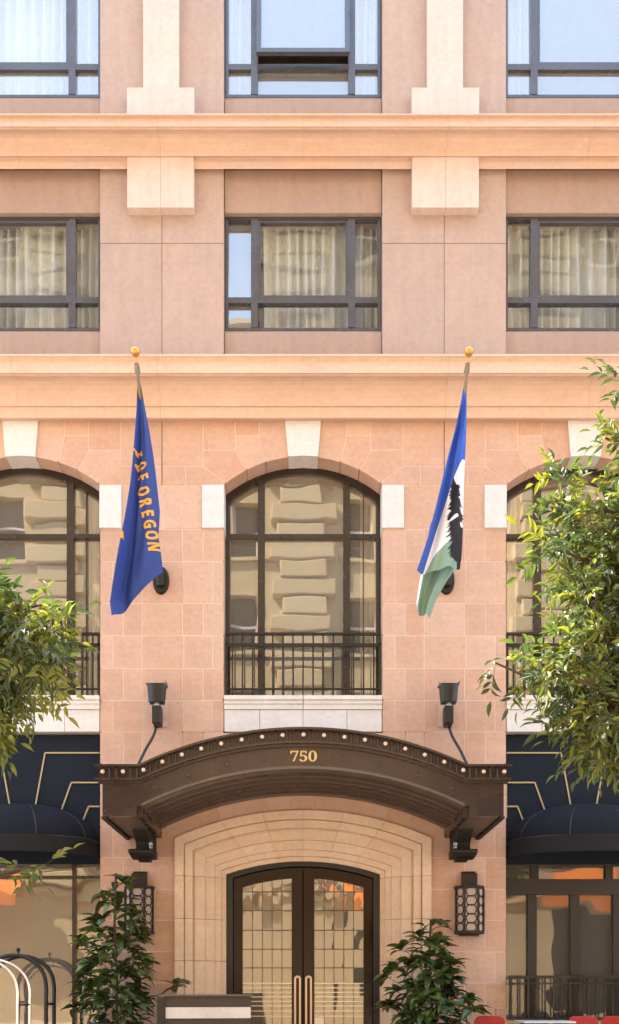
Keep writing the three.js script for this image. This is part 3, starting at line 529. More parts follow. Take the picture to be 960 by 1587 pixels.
  mesh(t, 'house_number', tg, mat.gold, -.18, Y(1180), ZC - .012);
  // scrolled brackets
  for (const s of [-1, 1]) {
    const b = part(t, 'bracket'), x = s * 2.38;
    const yT = Y(1262), z1 = .80;
    const by = v => yT - (yT - v) * .52, curve = [[0.0, yT], [z1, yT], [z1, yT - .08], [.74, yT - .16], [.66, yT - .24], [.56, yT - .34], [.52, yT - .44], [.55, yT - .54], [.62, yT - .58], [.6, yT - .66], [.45, yT - .72], [.25, yT - .74], [.05, yT - .72], [.0, yT - .66]];
    const sh = new THREE.Shape(curve.map(([zz, y]) => new THREE.Vector2(-zz, by(y))));
    const g = new THREE.ExtrudeGeometry(sh, { depth: .2, bevelEnabled: true, bevelSize: .012, bevelThickness: .012, bevelSegments: 2, bevelOffset: -.012 }); g.rotateY(Math.PI / 2); g.translate(-.1, 0, .012);
    mesh(b, 'scroll_arm', g, mat.canopyDark, x, 0, 0);
    mesh(b, 'foot', [prof([[yT - .58, .36], [yT - .58, .7], [yT - .64, .78], [yT - .70, .76], [yT - .78, .55], [yT - .80, .36]].map(([y, z]) => [by(y), z]), x - .18, x + .18), prof([[yT - .80, .3], [yT - .80, .56], [yT - .86, .42], [yT - .86, .3]].map(([y, z]) => [by(y), z]), x - .09, x + .09)], mat.canopyDark);
    mesh(b, 'boss', [new THREE.SphereGeometry(.035, 10, 8).translate(x - s * .125, by(yT - .42), .62), new THREE.TorusGeometry(.07, .014, 6, 14).rotateY(Math.PI / 2).translate(x - s * .118, by(yT - .5), .56)], mat.lens);
  }
}

// ------------------------------------------------------------------ flood lamps over the canopy
for (const s of [-1, 1]) {
  const t = thing('flood_lamp', `black flood lamp on the wall under the ${s < 0 ? 'plain blue flag with gold letters' : 'blue, white and green flag'}`, 'lamp', [s < 0 ? PX(248) : PX(691), 0, 0], 0, 'flood lamps under the flags');
  const z = .34, y1 = PY(1060, z), y0 = PY(1088, z);
  const hd = new THREE.CylinderGeometry(.18, .15, y1 - y0, 4, 1, false, Math.PI / 4); hd.scale(1.05, 1, .8);
  mesh(t, 'head', [hd.translate(0, (y0 + y1) / 2, z - .05)], mat.black);
  const fl = mesh(t, 'lens', bx(-.13, .13, y1 - .002, y1 + .004, z - .15, z + .05), mat.lens);
  mesh(t, 'visor', [bx(-.15, .15, y1 - .01, y1 + .02, z - .165, z - .155), bx(.146, .152, y1 - .01, y1 + .035, z - .16, z + .05), bx(-.152, -.146, y1 - .01, y1 + .012, z - .16, z + .05)], mat.black);
  mesh(t, 'neck', cyl(0, y0 - .025, z - .06, .045, .06, 10), mat.lens);
  mesh(t, 'ballast_box', [bx(-.065, .065, PY(1124, .2), y0 - .05, .12, z - .0), bx(-.05, .05, PY(1127, .2), PY(1124, .2), .14, z - .03)], mat.black);
  mesh(t, 'wall_plate', bx(-.12, .12, PY(1127), PY(1093), .003, .02), mat.stone[1]);
  mesh(t, 'stand_off', cyl(0, 0, 0, .03, .11, 8).rotateX(Math.PI / 2).translate(0, PY(1110), .07), mat.black);
  mesh(t, 'conduit', tube([[0 + s * .01, PY(1122, .2), .2], [s * .06, PY(1140, .25), .24], [s * .17, PY(1162, .3), .3], [s * .29, PY(1186, .4) - .05, .4]], .022, 24, 7), mat.black);
}

// ------------------------------------------------------------------ lanterns by the door
for (const s of [-1, 1]) {
  const t = thing('wall_lantern', s < 0 ? 'bronze lattice wall lantern half hidden behind the tall shrub' : 'bronze lattice wall lantern standing clear of the shorter shrub', 'lantern', [s < 0 ? PX(218) : PX(726), 0, 0], 0, 'lanterns beside the door');
  const z = .17, yT = PY(1373, z), yB = PY(1447, z), h = yT - yB;
  mesh(t, 'back_plate', cbox(.22, .34, .03, .006), mat.sconce, 0, PY(1368), .033);
  mesh(t, 'top_block', cbox(.22, .2, .16, .01), mat.sconce, 0, yT + .1, .17);
  const P = [[-.215, .02], [-.215, .13], [-.105, .27], [.105, .27], [.215, .13], [.215, .02]];
  const tr = []; for (let i = 0; i < 5; i++) { const a = P[i], b = P[i + 1], k = .94; tr.push(...quad([a[0] * k, yB + .04, a[1] * .96], [b[0] * k, yB + .04, b[1] * .96], [b[0] * k, yT - .04, b[1] * .96], [a[0] * k, yT - .04, a[1] * .96])); }
  mesh(t, 'frosted_glass', geoFrom(tr), mat.frost);
  const capShape = (y0, y1, k) => { const sh = new THREE.Shape(P.map(([x, zz]) => new THREE.Vector2(x * k, -zz * k))); const g = new THREE.ExtrudeGeometry(sh, { depth: y1 - y0, bevelEnabled: false }); g.rotateX(-Math.PI / 2); g.translate(0, y0, 0); return g; };
  mesh(t, 'cap', capShape(yT - .045, yT, 1.04), mat.sconce); mesh(t, 'base', [capShape(yB, yB + .045, 1.04), capShape(yB - .03, yB - .0005, .7)], mat.sconce);
  for (const i of [1, 2, 3, 4]) mesh(t, 'corner_bar', cyl(P[i][0], (yT + yB) / 2, P[i][1], .016, h - .088, 6), mat.sconce);
  for (let i = 1; i < 4; i++) {
    const a = P[i], b = P[i + 1], w = Math.hypot(b[0] - a[0], b[1] - a[1]), ang = Math.atan2(-(b[1] - a[1]), b[0] - a[0]); const g = [];
    for (const v of [-.38, -.19, 0, .19, .38]) g.push(new THREE.TorusGeometry(.075, .0065, 5, 16).scale(w / .2, 1, 1).translate(0, v * h * .98, 0));
    for (const v of [-.28, -.095, .095, .28]) for (const e of [-1, 1]) g.push(new THREE.TorusGeometry(.05, .006, 4, 9, Math.PI).rotateZ(e * Math.PI / 2).translate(e * w / 2, v * h * .98, 0));
    const m = mesh(t, 'lattice', g, mat.sconce, (a[0] + b[0]) / 2, (yT + yB) / 2, (a[1] + b[1]) / 2); m.rotation.y = ang;
  }
}

// ------------------------------------------------------------------ flagpoles and flags
const flagDefs = [
  { base: [250, 898], tip: [210, 545], label: 'plain blue flag with gold letters' }, { base: [692, 898], tip: [727, 545], label: 'blue, white and green flag with a dark tree' }];
flagDefs.forEach((d, i) => {
  const bx0 = PX(d.base[0]), by = PY(d.base[1]), zt = DIST * (1 - Math.abs((d.base[0] - 470) / (d.tip[0] - 470))), T = V3(bx0, PY(d.tip[1], zt), zt), B = V3(bx0, by, .1);
  const t = thing('flagpole', `slanting gold tipped flagpole with the ${d.label}`, 'flagpole', [0, 0, 0], 0, 'flagpoles on the piers');
  mesh(t, 'pole', taper(B, T.clone().add(V3(0, -.1, -.1)), .036, .022, 10), mat.pole);
  mesh(t, 'finial', [new THREE.SphereGeometry(.062, 16, 12).scale(1, .92, 1).translate(T.x, T.y, T.z), cyl(T.x, T.y - .07, T.z - .04, .014, .1, 8)], mat.finial);
  mesh(t, 'truck', taper(T.clone().add(V3(0, -.17, -.17)), T.clone().add(V3(0, -.09, -.09)), .04, .03, 10), mat.pole);
  const pl = new THREE.CylinderGeometry(.115, .13, .06, 20); pl.rotateX(Math.PI / 2); pl.scale(1, 1.7, 1);
  mesh(t, 'wall_plate', [pl.translate(bx0, by - .02, .032)], mat.black);
  mesh(t, 'socket', [taper(V3(bx0, by - .1, .06), B.clone().add(V3(0, .1, .1)), .075, .055, 12)], mat.black);
  mesh(t, 'halyard', tube([[bx0 + .03, by + .12, .14], [bx0 - .0, by + 1.0, 1.02], [T.x + .02, T.y - .2, T.z - .2]], .005, 10, 5), mat.white);
});
function canvasTex(w, h, draw) { const c = document.createElement('canvas'); c.width = w; c.height = h; draw(c.getContext('2d')); const t = new THREE.CanvasTexture(c); t.colorSpace = THREE.SRGBColorSpace; return t; }
function flagSheet(Lp, Rp, box, zf, fold, nu = 36, nv = 70) {       // cloth between two hanging edges; the print lies in the sheet's own plane
  const at = (P, v) => { const n = P.length - 1, f = Math.min(n - 1e-6, v * n), i = Math.floor(f), k = f - i; return [P[i][0] + (P[i + 1][0] - P[i][0]) * k, P[i][1] + (P[i + 1][1] - P[i][1]) * k]; };
  return sheet(nu, nv, (u, w) => { const v = 1 - w, a = at(Lp, v), b = at(Rp, v), x = a[0] + (b[0] - a[0]) * u, y = a[1] + (b[1] - a[1]) * u; const z = zf(u, v) + fold(u, v), z0 = zf(u, v); return [PX(x, z0), PY(y, z0), z, (x - box[0]) / (box[2] - box[0]), 1 - (y - box[1]) / (box[3] - box[1])]; });
}
{
  const box = [170, 590, 260, 970], tx = canvasTex(360, 1520, c => {
    const S = 4; c.scale(S, S); c.translate(-box[0], -box[1]);
    c.fillStyle = 'rgb(38,63,138)'; c.fillRect(160, 580, 110, 400);
    c.fillStyle = 'rgb(70,62,58)'; c.fillRect(160, 580, 110, 38);
    c.fillStyle = 'rgb(222,160,40)'; c.textAlign = 'center'; c.textBaseline = 'middle';
    const word = (s, x0, y0, x1, y1, sz) => { for (let i = 0; i < s.length; i++) { const k = s.length > 1 ? i / (s.length - 1) : 0; c.save(); c.translate(x0 + (x1 - x0) * k, y0 + (y1 - y0) * k); c.rotate(Math.PI / 2 - .15); c.scale(1, 1.3); c.font = `bold ${sz}px sans-serif`; c.fillText(s[i], 0, 0); c.lineWidth = .6; c.strokeStyle = c.fillStyle; c.strokeText(s[i], 0, 0); c.restore(); } };
    word('OF', 219, 722, 222, 740, 18); word('OREGON', 223, 762, 240, 848, 20); word('E', 212, 703, 212, 703, 17);
    c.fillRect(189, 832, 6, 11);
  });
  const m = M(C(1, 1, 1), { map: tx, roughness: .75, sheen: .3, sheenRoughness: .6 });
  const L = [[213, 598], [212, 640], [209, 690], [204, 750], [196, 810], [186, 870], [178, 915], [174, 940], [177, 961]];
  const R = [[219, 598], [225, 632], [232, 668], [238, 706], [243, 748], [248, 792], [246, 832], [250, 862], [252, 884]];
  const f = mesh(scene, 'flag', flagSheet(L, R, box, (u, v) => 1.80 - .15 * v + .12 * (1 - u) * v, (u, v) => (.06 * Math.sin(u * 8.5 + 1.2 + v * .8) + .15 * (1 - u) ** 2 * Math.sin(u * 15 + v * 1.5) + .016 * Math.sin(u * 19 + 3 * v) + .02 * Math.sin(v * 13 + u * 5)) * Math.min(1, v * 1.6) * (1.05 - .35 * v)), m);
  tag(f, 'deep blue flag with gold lettering reading OF OREGON, hanging limp', 'flag', 'flags over the entrance');
}
{
  const box = [635, 590, 735, 970], tx = canvasTex(400, 1520, c => {
    const S = 4; c.scale(S, S); c.translate(-box[0], -box[1]);
    c.fillStyle = 'rgb(232,232,236)'; c.fillRect(630, 580, 110, 400);
    c.fillStyle = 'rgb(52,92,190)'; c.beginPath(); c.moveTo(630, 580); c.lineTo(735, 580); c.lineTo(728, 706); c.quadraticCurveTo(712, 716, 703, 742); c.lineTo(680, 812); c.lineTo(655, 892); c.lineTo(630, 900); c.fill();
    c.fillStyle = 'rgb(128,160,146)'; c.beginPath(); c.moveTo(640, 975); c.lineTo(655, 895); c.lineTo(672, 862); c.lineTo(692, 842); c.lineTo(730, 838); c.lineTo(730, 975); c.fill();
    c.fillStyle = 'rgb(14,18,20)'; let sd = 3; const r = () => { sd = Math.imul(sd, 1103515245) + 12345 | 0; return (sd >>> 16 & 1023) / 1023; };
    for (let i = 0; i < 46; i++) { const k = i / 45, y = 744 + 120 * k, w = 4 + 24 * k ** .7, x = 703 + 6 * k; c.beginPath(); c.moveTo(x, y - 6); c.lineTo(x - w * (.55 + .5 * r()) * .75, y + 3 + 4 * r()); c.lineTo(x, y + 5); c.lineTo(x + w * (.6 + .4 * r()), y + 3 + 3 * r()); c.fill(); }
    c.fillRect(709, 850, 6, 32);
    c.fillStyle = 'rgb(226,228,232)'; for (const [x, y, a, b] of [[703, 806, 6, 3.5], [716, 812, 3, 4], [716, 775, 7, 2.4], [717, 790, 6, 2]]) { c.beginPath(); c.ellipse(x, y, a, b, -.2, 0, 7); c.fill(); }
  });
  const m = M(C(1, 1, 1), { map: tx, roughness: .75, sheen: .3, sheenRoughness: .6 });
  const t = thing('flag', 'blue, white and green flag with a dark fir tree, hanging folded', 'flag', [0, 0, 0], 0, 'flags over the entrance');
  const L = [[719, 598], [713, 630], [705, 668], [695, 706], [684, 750], [673, 796], [662, 838], [654, 862], [646, 886]];
  const R = [[724, 598], [724, 630], [723, 668], [722, 706], [720, 750], [719, 796], [718, 836], [717, 860], [714, 880]];
  mesh(t, 'front_fold', flagSheet(L, R, box, (u, v) => 1.62 - .12 * v + .1 * (1 - u) * v, (u, v) => (.10 * Math.sin(u * 7 + 2.2 + v) + .04 * Math.sin(u * 17 + 2 * v)) * Math.min(1, v * 1.6) * (1.05 - .3 * v) + .015 * Math.sin(v * 15 + u * 4)), m);
  const L2 = [[668, 810], [660, 850], [654, 880], [649, 908], [645, 935], [646, 951]], R2 = [[714, 810], [714, 850], [708, 878], [690, 905], [676, 930], [667, 956]];
  mesh(t, 'back_fold', flagSheet(L2, R2, box, (u, v) => 1.36 - .05 * v, (u, v) => .06 * Math.sin(u * 9 + v * 1.5) + .02 * Math.sin(u * 21)), m);
}

// ------------------------------------------------------------------ potted shrubs
const leafTones = [[.075, .125, .038], [.095, .150, .042], [.060, .105, .040], [.13, .19, .048]].map(c => M(C(...c), { map: tLeaf, roughness: .38, clearcoat: .25, clearcoatRoughness: .4 }));
const youngLeaf = M(C(.15, .17, .05), { map: tLeaf, roughness: .45, transmission: .25, thickness: 0 });
const shrubLeaf = [0, 1, 2].map(k => { const L = .22, W = [.066, .058, .074][k], B = [.03, .05, .02][k]; const st = [[0, .003], [.15, .45], [.4, 1], [.7, .8], [.9, .35], [1, .01]]; const tr = [];
  const P = (i, s) => { const [t, w] = st[i]; return [s * w * W, -B * t * t * 4 * .8 + (s ? .35 * w * W : 0), t * L]; };
  for (let i = 0; i < st.length - 1; i++) for (const s of [-1, 1]) tr.push(...(s < 0 ? quad(P(i, 0), P(i + 1, 0), P(i + 1, s), P(i, s)) : quad(P(i, s), P(i + 1, s), P(i + 1, 0), P(i, 0))));
  return geoFrom(tr, 5); });
function shrub(label, x, z, H, prof2, nW, potH) {
  const t = thing('potted_shrub', label, 'shrub', [x, 0, z], 0, 'potted shrubs beside the door');
  mesh(t, 'planter', new THREE.LatheGeometry([[.0, 0], [.26, 0], [.30, .05], [.36, potH - .06], [.40, potH - .05], [.40, potH], [.35, potH], [.34, potH - .06]].map(p => new THREE.Vector2(...p)), 28), mat.planter);
  mesh(t, 'soil', cyl(0, potH - .07, 0, .335, .02, 20), mat.soil);
  mesh(t, 'stem', [tube([[0, potH - .08, 0], [.02, H * .45, .02], [-.02, H * .7, 0], [.0, H - .1, 0]], .018, 20, 6)], mat.bark);
  const tips = [];
  for (let i = 0; i < nW; i++) {
    const k = Math.sqrt((i + .5) / nW), y = H - (H - potH - .15) * k + rr(-.05, .05), R = prof2((H - y) / (H - potH)), a = i * 2.399 + rr(-.5, .5), r = R * Math.sqrt(rr(.25, 1)) * (rnd() < .3 ? rr(1.05, 1.4) : rr(.6, 1.05));
    const tip = V3(r * Math.cos(a), y, r * Math.sin(a) * .85); tips.push(tip);
    mesh(t, 'branch', taper(V3(0, Math.min(H - .12, y - r * .5 - .02), 0), tip, .009, .004, 5), mat.twig);
  }
  let count = 0; const inner = [];
  for (let i = 0; i < 240; i++) { const k = Math.sqrt(rnd()), y = H - .1 - (H - potH - .1) * k, R = prof2((H - y) / (H - potH)) * .62, a = rr(0, 6.283), r = R * Math.sqrt(rnd()); const g = shrubLeaf[i % 3].clone(), d = V3(Math.cos(a), rr(-.4, .8), Math.sin(a)).normalize(); g.applyMatrix4(new THREE.Matrix4().lookAt(d, V3(), V3(0, 1, 0))); g.translate(r * Math.cos(a), y, r * Math.sin(a) * .85); inner.push(g); }
  mesh(t, 'inner_leaves', inner, leafTones[0]).userData.kind = 'stuff';
  tips.forEach((tip, i) => {
    const n = 9 + Math.floor(rnd() * 2), dir = V3(tip.x, .25, tip.z).normalize(), young = i < nW * .28 && rnd() < .5;
    for (let j = 0; j < n && count < 298; j++, count++) {
      const m = mesh(t, 'leaf', shrubLeaf[j % 3], young && j > 4 ? youngLeaf : leafTones[Math.floor(rnd() * 4)], tip.x, tip.y + rr(-.03, .03), tip.z);
      const az = j / n * 6.283 + rr(-.3, .3), el = rr(-.35, .75); const d = V3(Math.cos(az) * Math.cos(el), Math.sin(el), Math.sin(az) * Math.cos(el)).addScaledVector(dir, .45).normalize();
      m.lookAt(tip.clone().add(t.position).add(d).add(V3(0, m.position.y - tip.y, 0))); m.rotateZ(rr(-.5, .5)); m.scale.setScalar(rr(.8, 1.2));
    }
  });
}
shrub('tall leafy potted shrub left of the door, in front of a lantern', PX(180, .75), .75, PY(1343, .75), t => t < .12 ? .12 + t : t < .42 ? .36 + .3 * t : .54 + .25 * t, 33, .75);
shrub('shorter leafy potted shrub right of the door', PX(668, .75), .75, PY(1416, .75), t => .10 + .62 * Math.min(t, .85) + (t > .3 ? .08 : 0), 32, .7);

// ------------------------------------------------------------------ luggage trolleys
function trolley(label, x, z, w, d, H, r, m, name) {
  const t = thing('luggage_trolley', label, 'trolley', [x, 0, z], 0, 'luggage trolleys at the left');
  mesh(t, 'deck', [bx(-w / 2 - .08, w / 2 + .08, .2, .27, -d / 2 - .08, d / 2 + .08)], mat.red.clone());
  mesh(t, 'bumper', bx(-w / 2 - .1, w / 2 + .1, .17, .198, -d / 2 - .1, d / 2 + .1), m);
  const sp = H - Math.min(w / 2, .44);
  for (const s of [-1, 1]) {
    const pts = [[-w / 2, .26, s * d / 2], [-w / 2, sp - .25, s * d / 2], [-w / 2, sp, s * d / 2]]; for (let i = 1; i < 8; i++) { const a = Math.PI * (1 - i / 8); pts.push([w / 2 * Math.cos(a), sp + (H - sp) * Math.sin(a), s * d / 2]); } pts.push([w / 2, sp, s * d / 2], [w / 2, sp - .25, s * d / 2], [w / 2, .26, s * d / 2]);
    mesh(t, 'hoop', tube(pts, r, 90, 10), m);
  }
  mesh(t, 'hanging_rail', cyl(0, 0, 0, r * .8, d, 8).rotateX(Math.PI / 2).translate(0, H - .01, 0), m);
  for (const s of [-1, 1]) mesh(t, 'cross_rail', cyl(0, 0, 0, r * .6, d, 8).rotateX(Math.PI / 2).translate(s * w / 2, 1.02, 0), mat.black);
  mesh(t, 'finial', [new THREE.SphereGeometry(.032, 10, 8).translate(0, H + .09, 0), cyl(0, H + .04, 0, .014, .07, 8)], m);
  for (const a of [-1, 1]) for (const b of [-1, 1]) { const wh = part(t, 'castor'); mesh(wh, 'wheel', cyl(0, 0, 0, .085, .04, 16).rotateX(Math.PI / 2), mat.black, a * (w / 2 - .05), .086, b * (d / 2 - .05)); mesh(wh, 'fork', bx(-.02, .02, .0, .09, -.03, .03), m, a * (w / 2 - .05), .09, b * (d / 2 - .05)); }
}
trolley('polished chrome birdcage luggage trolley at the lower left edge', -4.40, 1.55, 1.1, .55, 1.655, .02, mat.chrome);
trolley('black birdcage luggage trolley beside the chrome one', PX(26, .7), .62, .94, .42, PY(1481, .7), .03, mat.black);

// ------------------------------------------------------------------ valet stand
{
  const z = 1.55, t = thing('valet_stand', 'dark wooden reception stand with a pale stripe, in front of the door', 'stand', [PX(322, z), 0, z], .16);
  const h = PY(1541, z), w = .58;
  mesh(t, 'top', cbox(1.20, .03, .46, .006).clone(), mat.canopyLip, 0, h - .015, .24);
  mesh(t, 'cabinet', bx(-w, w, .06, h - .032, -.2, .2), mat.wood);
  mesh(t, 'plinth', bx(-w + .03, w - .03, 0, .06, -.17, .17), mat.black);
  mesh(t, 'stripe', cbox(1.15, .15, .012, .003), mat.white, 0, h - .29 + .04, .213);
  mesh(t, 'end_post', bx(-w - .11, -w - .002, 0, h - .04, -.18, .24), mat.black);
}
// ------------------------------------------------------------------ pavement table and red chairs
function chair(label, x, z, turn) {
  const t = thing('patio_chair', label, 'chair', [x, 0, z], turn, 'red chairs on the pavement');
  const b = new THREE.Shape(); b.moveTo(-.21, .48); b.lineTo(.21, .48); b.lineTo(.215, .75); b.quadraticCurveTo(.21, .835, .13, .845); b.lineTo(-.13, .845); b.quadraticCurveTo(-.21, .835, -.215, .75);
  mesh(t, 'backrest', new THREE.ExtrudeGeometry(b, { depth: .018, bevelEnabled: true, bevelSize: .008, bevelThickness: .008, bevelSegments: 2 }).translate(0, 0, -.23), mat.red);
  mesh(t, 'seat', bx(-.22, .22, .43, .455, -.21, .22), mat.red);
  for (const a of [-1, 1]) for (const c of [-1, 1]) mesh(t, 'leg', taper(V3(a * .2, 0, c * .2), V3(a * .18, .43, c * .18), .012, .014, 7), mat.black);
  for (const a of [-1, 1]) mesh(t, 'back_post', taper(V3(a * .17, .43, -.2), V3(a * .17, .6, -.225), .012, .012, 7), mat.black);
}
chair('red patio chair by the stone pier, left of the small table', PX(766, 1.3), 1.3, Math.PI / 2 - 1.5);
chair('red patio chair right of the small table', PX(914, 1.3), 1.3, .1);
chair('red patio chair at the right edge, beyond the small table', PX(962, 1.3), 1.3, -.15);
{
  const t = thing('patio_table', 'small pale topped pavement table between the red chairs', 'table', [PX(844, 1.2), 0, 1.2]);
  mesh(t, 'table_top', bx(-.36, .36, .765, .79, -.3, .3), mat.tableTop); mesh(t, 'column', cyl(0, .39, 0, .03, .74, 12), mat.black); mesh(t, 'foot', cyl(0, .012, 0, .22, .024, 20), mat.black);
}

// ------------------------------------------------------------------ street trees
const leafMats = [[.26, .33, .030], [.15, .24, .032], [.38, .41, .028], [.08, .15, .036]].map(c => M(C(...c), { map: tLeaf, roughness: .88, transmission: .55, thickness: 0 }));
const sprays = [0, 1, 2, 3, 4].map(k => {
  const out = [], n = 7 + (k % 2) * 2, L = .26 + .03 * k;
  const leaflet = (o, dir, len, wid, roll) => { const d = dir.clone().normalize(), side = V3(0, 1, 0).cross(d).normalize().applyAxisAngle(d, roll), up = d.clone().cross(side); const P = (t, s, h) => o.clone().addScaledVector(d, t * len).addScaledVector(side, s * wid).addScaledVector(up, h).toArray(); const a = P(0, 0, 0), m1 = P(.3, 0, -.004), m2 = P(.65, 0, -.010), e = P(1, 0, -.03), l1 = P(.3, .85, .01), l2 = P(.62, .75, .004), r1 = P(.3, -.85, .01), r2 = P(.62, -.75, .004);
    out.push([a, m1, l1], [a, r1, m1], ...quad(m1, m2, l2, l1), ...quad(m1, r1, r2, m2), [m2, e, l2], [m2, r2, e]); };
  let s2 = seed; for (let i = 0; i < n; i++) { const j = Math.floor(i / 2), t = i === n - 1 ? 1 : .25 + .7 * j / (n / 2), sd = i === n - 1 ? 0 : i % 2 ? 1 : -1; const o = V3(0, -.10 * t * t, L * t); leaflet(o, V3(sd * (.9 + rr(-.2, .2)), rr(-.45, .1), .75 + rr(-.2, .3)), rr(.10, .175), rr(.018, .028), rr(-.5, .5)); }
  out.push([[.003, 0, 0], [-.003, 0, 0], [0, -.1, L]]);
  return geoFrom(out, 4);
});
function tree(label, tx, tz, trunkTop, clusters) {
  const t = thing('street_tree', label, 'tree', [tx, 0, tz], 0, 'street trees');
  const trunk = [[0, -.05, 0], [.03, 1.2, .02], [-.03, 2.4, 0], [.02, trunkTop * .75, .04], [0, trunkTop, 0]];
  const cv = new THREE.CatmullRomCurve3(trunk.map(p => V3(...p))), tg = new THREE.TubeGeometry(cv, 30, 1, 10), pp = tg.attributes.position;
  for (let i = 0; i < pp.count; i++) { const k = Math.floor(i / 11) / 30, c = cv.getPointAt(k), r = .13 * (1 - .75 * k) + .05 * Math.max(0, .06 - k) * 16; const v = V3().fromBufferAttribute(pp, i).sub(c).multiplyScalar(r * (1 + .08 * Math.sin(i * 2.1))).add(c); pp.setXYZ(i, v.x, v.y, v.z); }
  tg.computeVertexNormals(); mesh(t, 'trunk', tg, mat.bark);
  const all = [];
  for (const [px, py, rp, z, dens = 1] of clusters) {
    const c = V3(PX(px, z) - tx, PY(py, z), z - tz), r = rp / 100 * (DIST - z) / DIST;
    const h0 = Math.max(2.0, Math.min(trunkTop - .1, c.y - Math.hypot(c.x, c.z) * .55)), s = cv.getPointAt(Math.min(.98, h0 / trunkTop)), mid = s.clone().lerp(c, .5).add(V3(rr(-.1, .1), .16, rr(-.1, .1)));
    mesh(t, 'branch', [taper(s, mid, .036, .022, 6), taper(mid, c, .022, .009, 6)], mat.bark);
    const twigs = [], n = Math.round(Math.max(6, r * r * r * 980 + r * r * 380) * dens);
    for (let i = 0; i < n; i++) {
      const d = V3(rr(-1, 1), rr(-1, 1), rr(-1, 1)); if (d.length() > 1) { d.normalize().multiplyScalar(rr(.5, 1)); }
      const p = c.clone().add(V3(d.x * r, d.y * r * .9, d.z * r * 1.0)); const o = d.clone().normalize().multiplyScalar(.9).add(V3(rr(-.7, .7), rr(-.75, .35), rr(-.7, .7))).normalize();
      all.push([p, o]); if (i % 3 === 0) twigs.push(taper(c.clone().lerp(p, .1), p, .007, .003, 4));
    }
    mesh(t, 'twigs', twigs, mat.bark).userData.kind = 'stuff';
  }
  const up = V3(0, 1, 0), mats = all.map(([p, o], i) => { const q = new THREE.Quaternion().setFromRotationMatrix(new THREE.Matrix4().lookAt(o, V3(), up)); q.multiply(new THREE.Quaternion().setFromAxisAngle(V3(0, 0, 1), rr(-.9, .9))); return { p, q, s: rr(.75, 1.2), g: Math.floor(rnd() * 5), m: Math.floor(rnd() * 4), zz: p.z }; });
  const inView = o => { const zz = o.p.z + tz, sx = 470 + (o.p.x + tx) * 1400 / (DIST - zz); return sx > -20 && sx < 980; };
  const front = mats.filter(inView).sort((a, b) => b.zz - a.zz), single = new Set(front.slice(0, 290));
  for (const o of single) { const m = mesh(t, 'leaf_spray', sprays[o.g], leafMats[o.m], o.p.x, o.p.y, o.p.z); m.quaternion.copy(o.q); m.scale.setScalar(o.s); }
  for (let g = 0; g < 5; g++) for (let k = 0; k < 4; k++) {
    const rest = mats.filter(o => !single.has(o) && o.g === g && o.m === k); if (!rest.length) continue;
    const im = new THREE.InstancedMesh(sprays[g], leafMats[k], rest.length); im.name = 'crown'; im.userData.kind = 'stuff'; im.castShadow = im.receiveShadow = true;
    rest.forEach((o, i) => im.setMatrixAt(i, new THREE.Matrix4().compose(o.p, o.q, V3(o.s, o.s, o.s)))); t.add(im);
  }
  return all.length;
}
const nR = tree('street tree at the right edge with sunlit yellow green leaves', 3.95, 4.75, 6.6, [
  [868, 738, 16, 4.7, 2], [872, 775, 16, 4.8, 1.6], [892, 815, 28, 4.75, 1.3], [858, 848, 18, 5.0, 1.6], [938, 800, 34, 4.8], [905, 870, 34, 5.0, 1.2], [955, 870, 44, 4.9], [915, 935, 30, 5.1, 1.2], [950, 960, 44, 4.8], [872, 1008, 26, 5.1, 1.4], [838, 1028, 14, 5.2, 1.8], [915, 1020, 42, 4.9], [895, 1080, 32, 4.7, 1.2], [945, 1090, 46, 4.9],
  [770, 1028, 6, 4.8, .7], [808, 1045, 8, 4.8, .9], [908, 1128, 24, 4.6, 1.2], [945, 1145, 34, 4.7], [925, 1172, 14, 4.7, 1.2], [968, 595, 9, 5.0], [970, 650, 9, 5.0], [976, 690, 10, 5],
  [1040, 770, 60, 4.9], [1040, 880, 80, 4.9], [1030, 1010, 80, 4.9], [1110, 830, 90, 4.9], [1110, 960, 95, 4.8], [1075, 660, 50, 4.9], [1020, 1120, 60, 4.8], [1110, 1090, 80, 4.8], [1060, 580, 50, 4.8]]);
const nL = tree('street tree at the left edge with mid green leaves, lower than the other', -3.85, 4.75, 5.6, [
  [36, 950, 28, 4.7, 1.2], [76, 935, 12, 4.7, 1.5], [70, 968, 24, 4.9, 1.2], [20, 985, 40, 5.0], [55, 1012, 34, 5.1], [92, 1022, 14, 4.9, 1.5], [25, 1060, 34, 4.9], [55, 1065, 14, 4.7, 1.3], [8, 1110, 18, 4.7, 1.2],
  [2, 1350, 8, 4.5, .5], [36, 1350, 5, 4.5, .5], [70, 1340, 5, 4.5, .5], [-45, 930, 40, 4.8], [-50, 1010, 65, 4.8], [-120, 960, 80, 4.8], [-110, 1050, 90, 4.8], [-110, 860, 45, 4.8], [-170, 900, 60, 4.8], [-40, 1100, 50, 4.8]]);

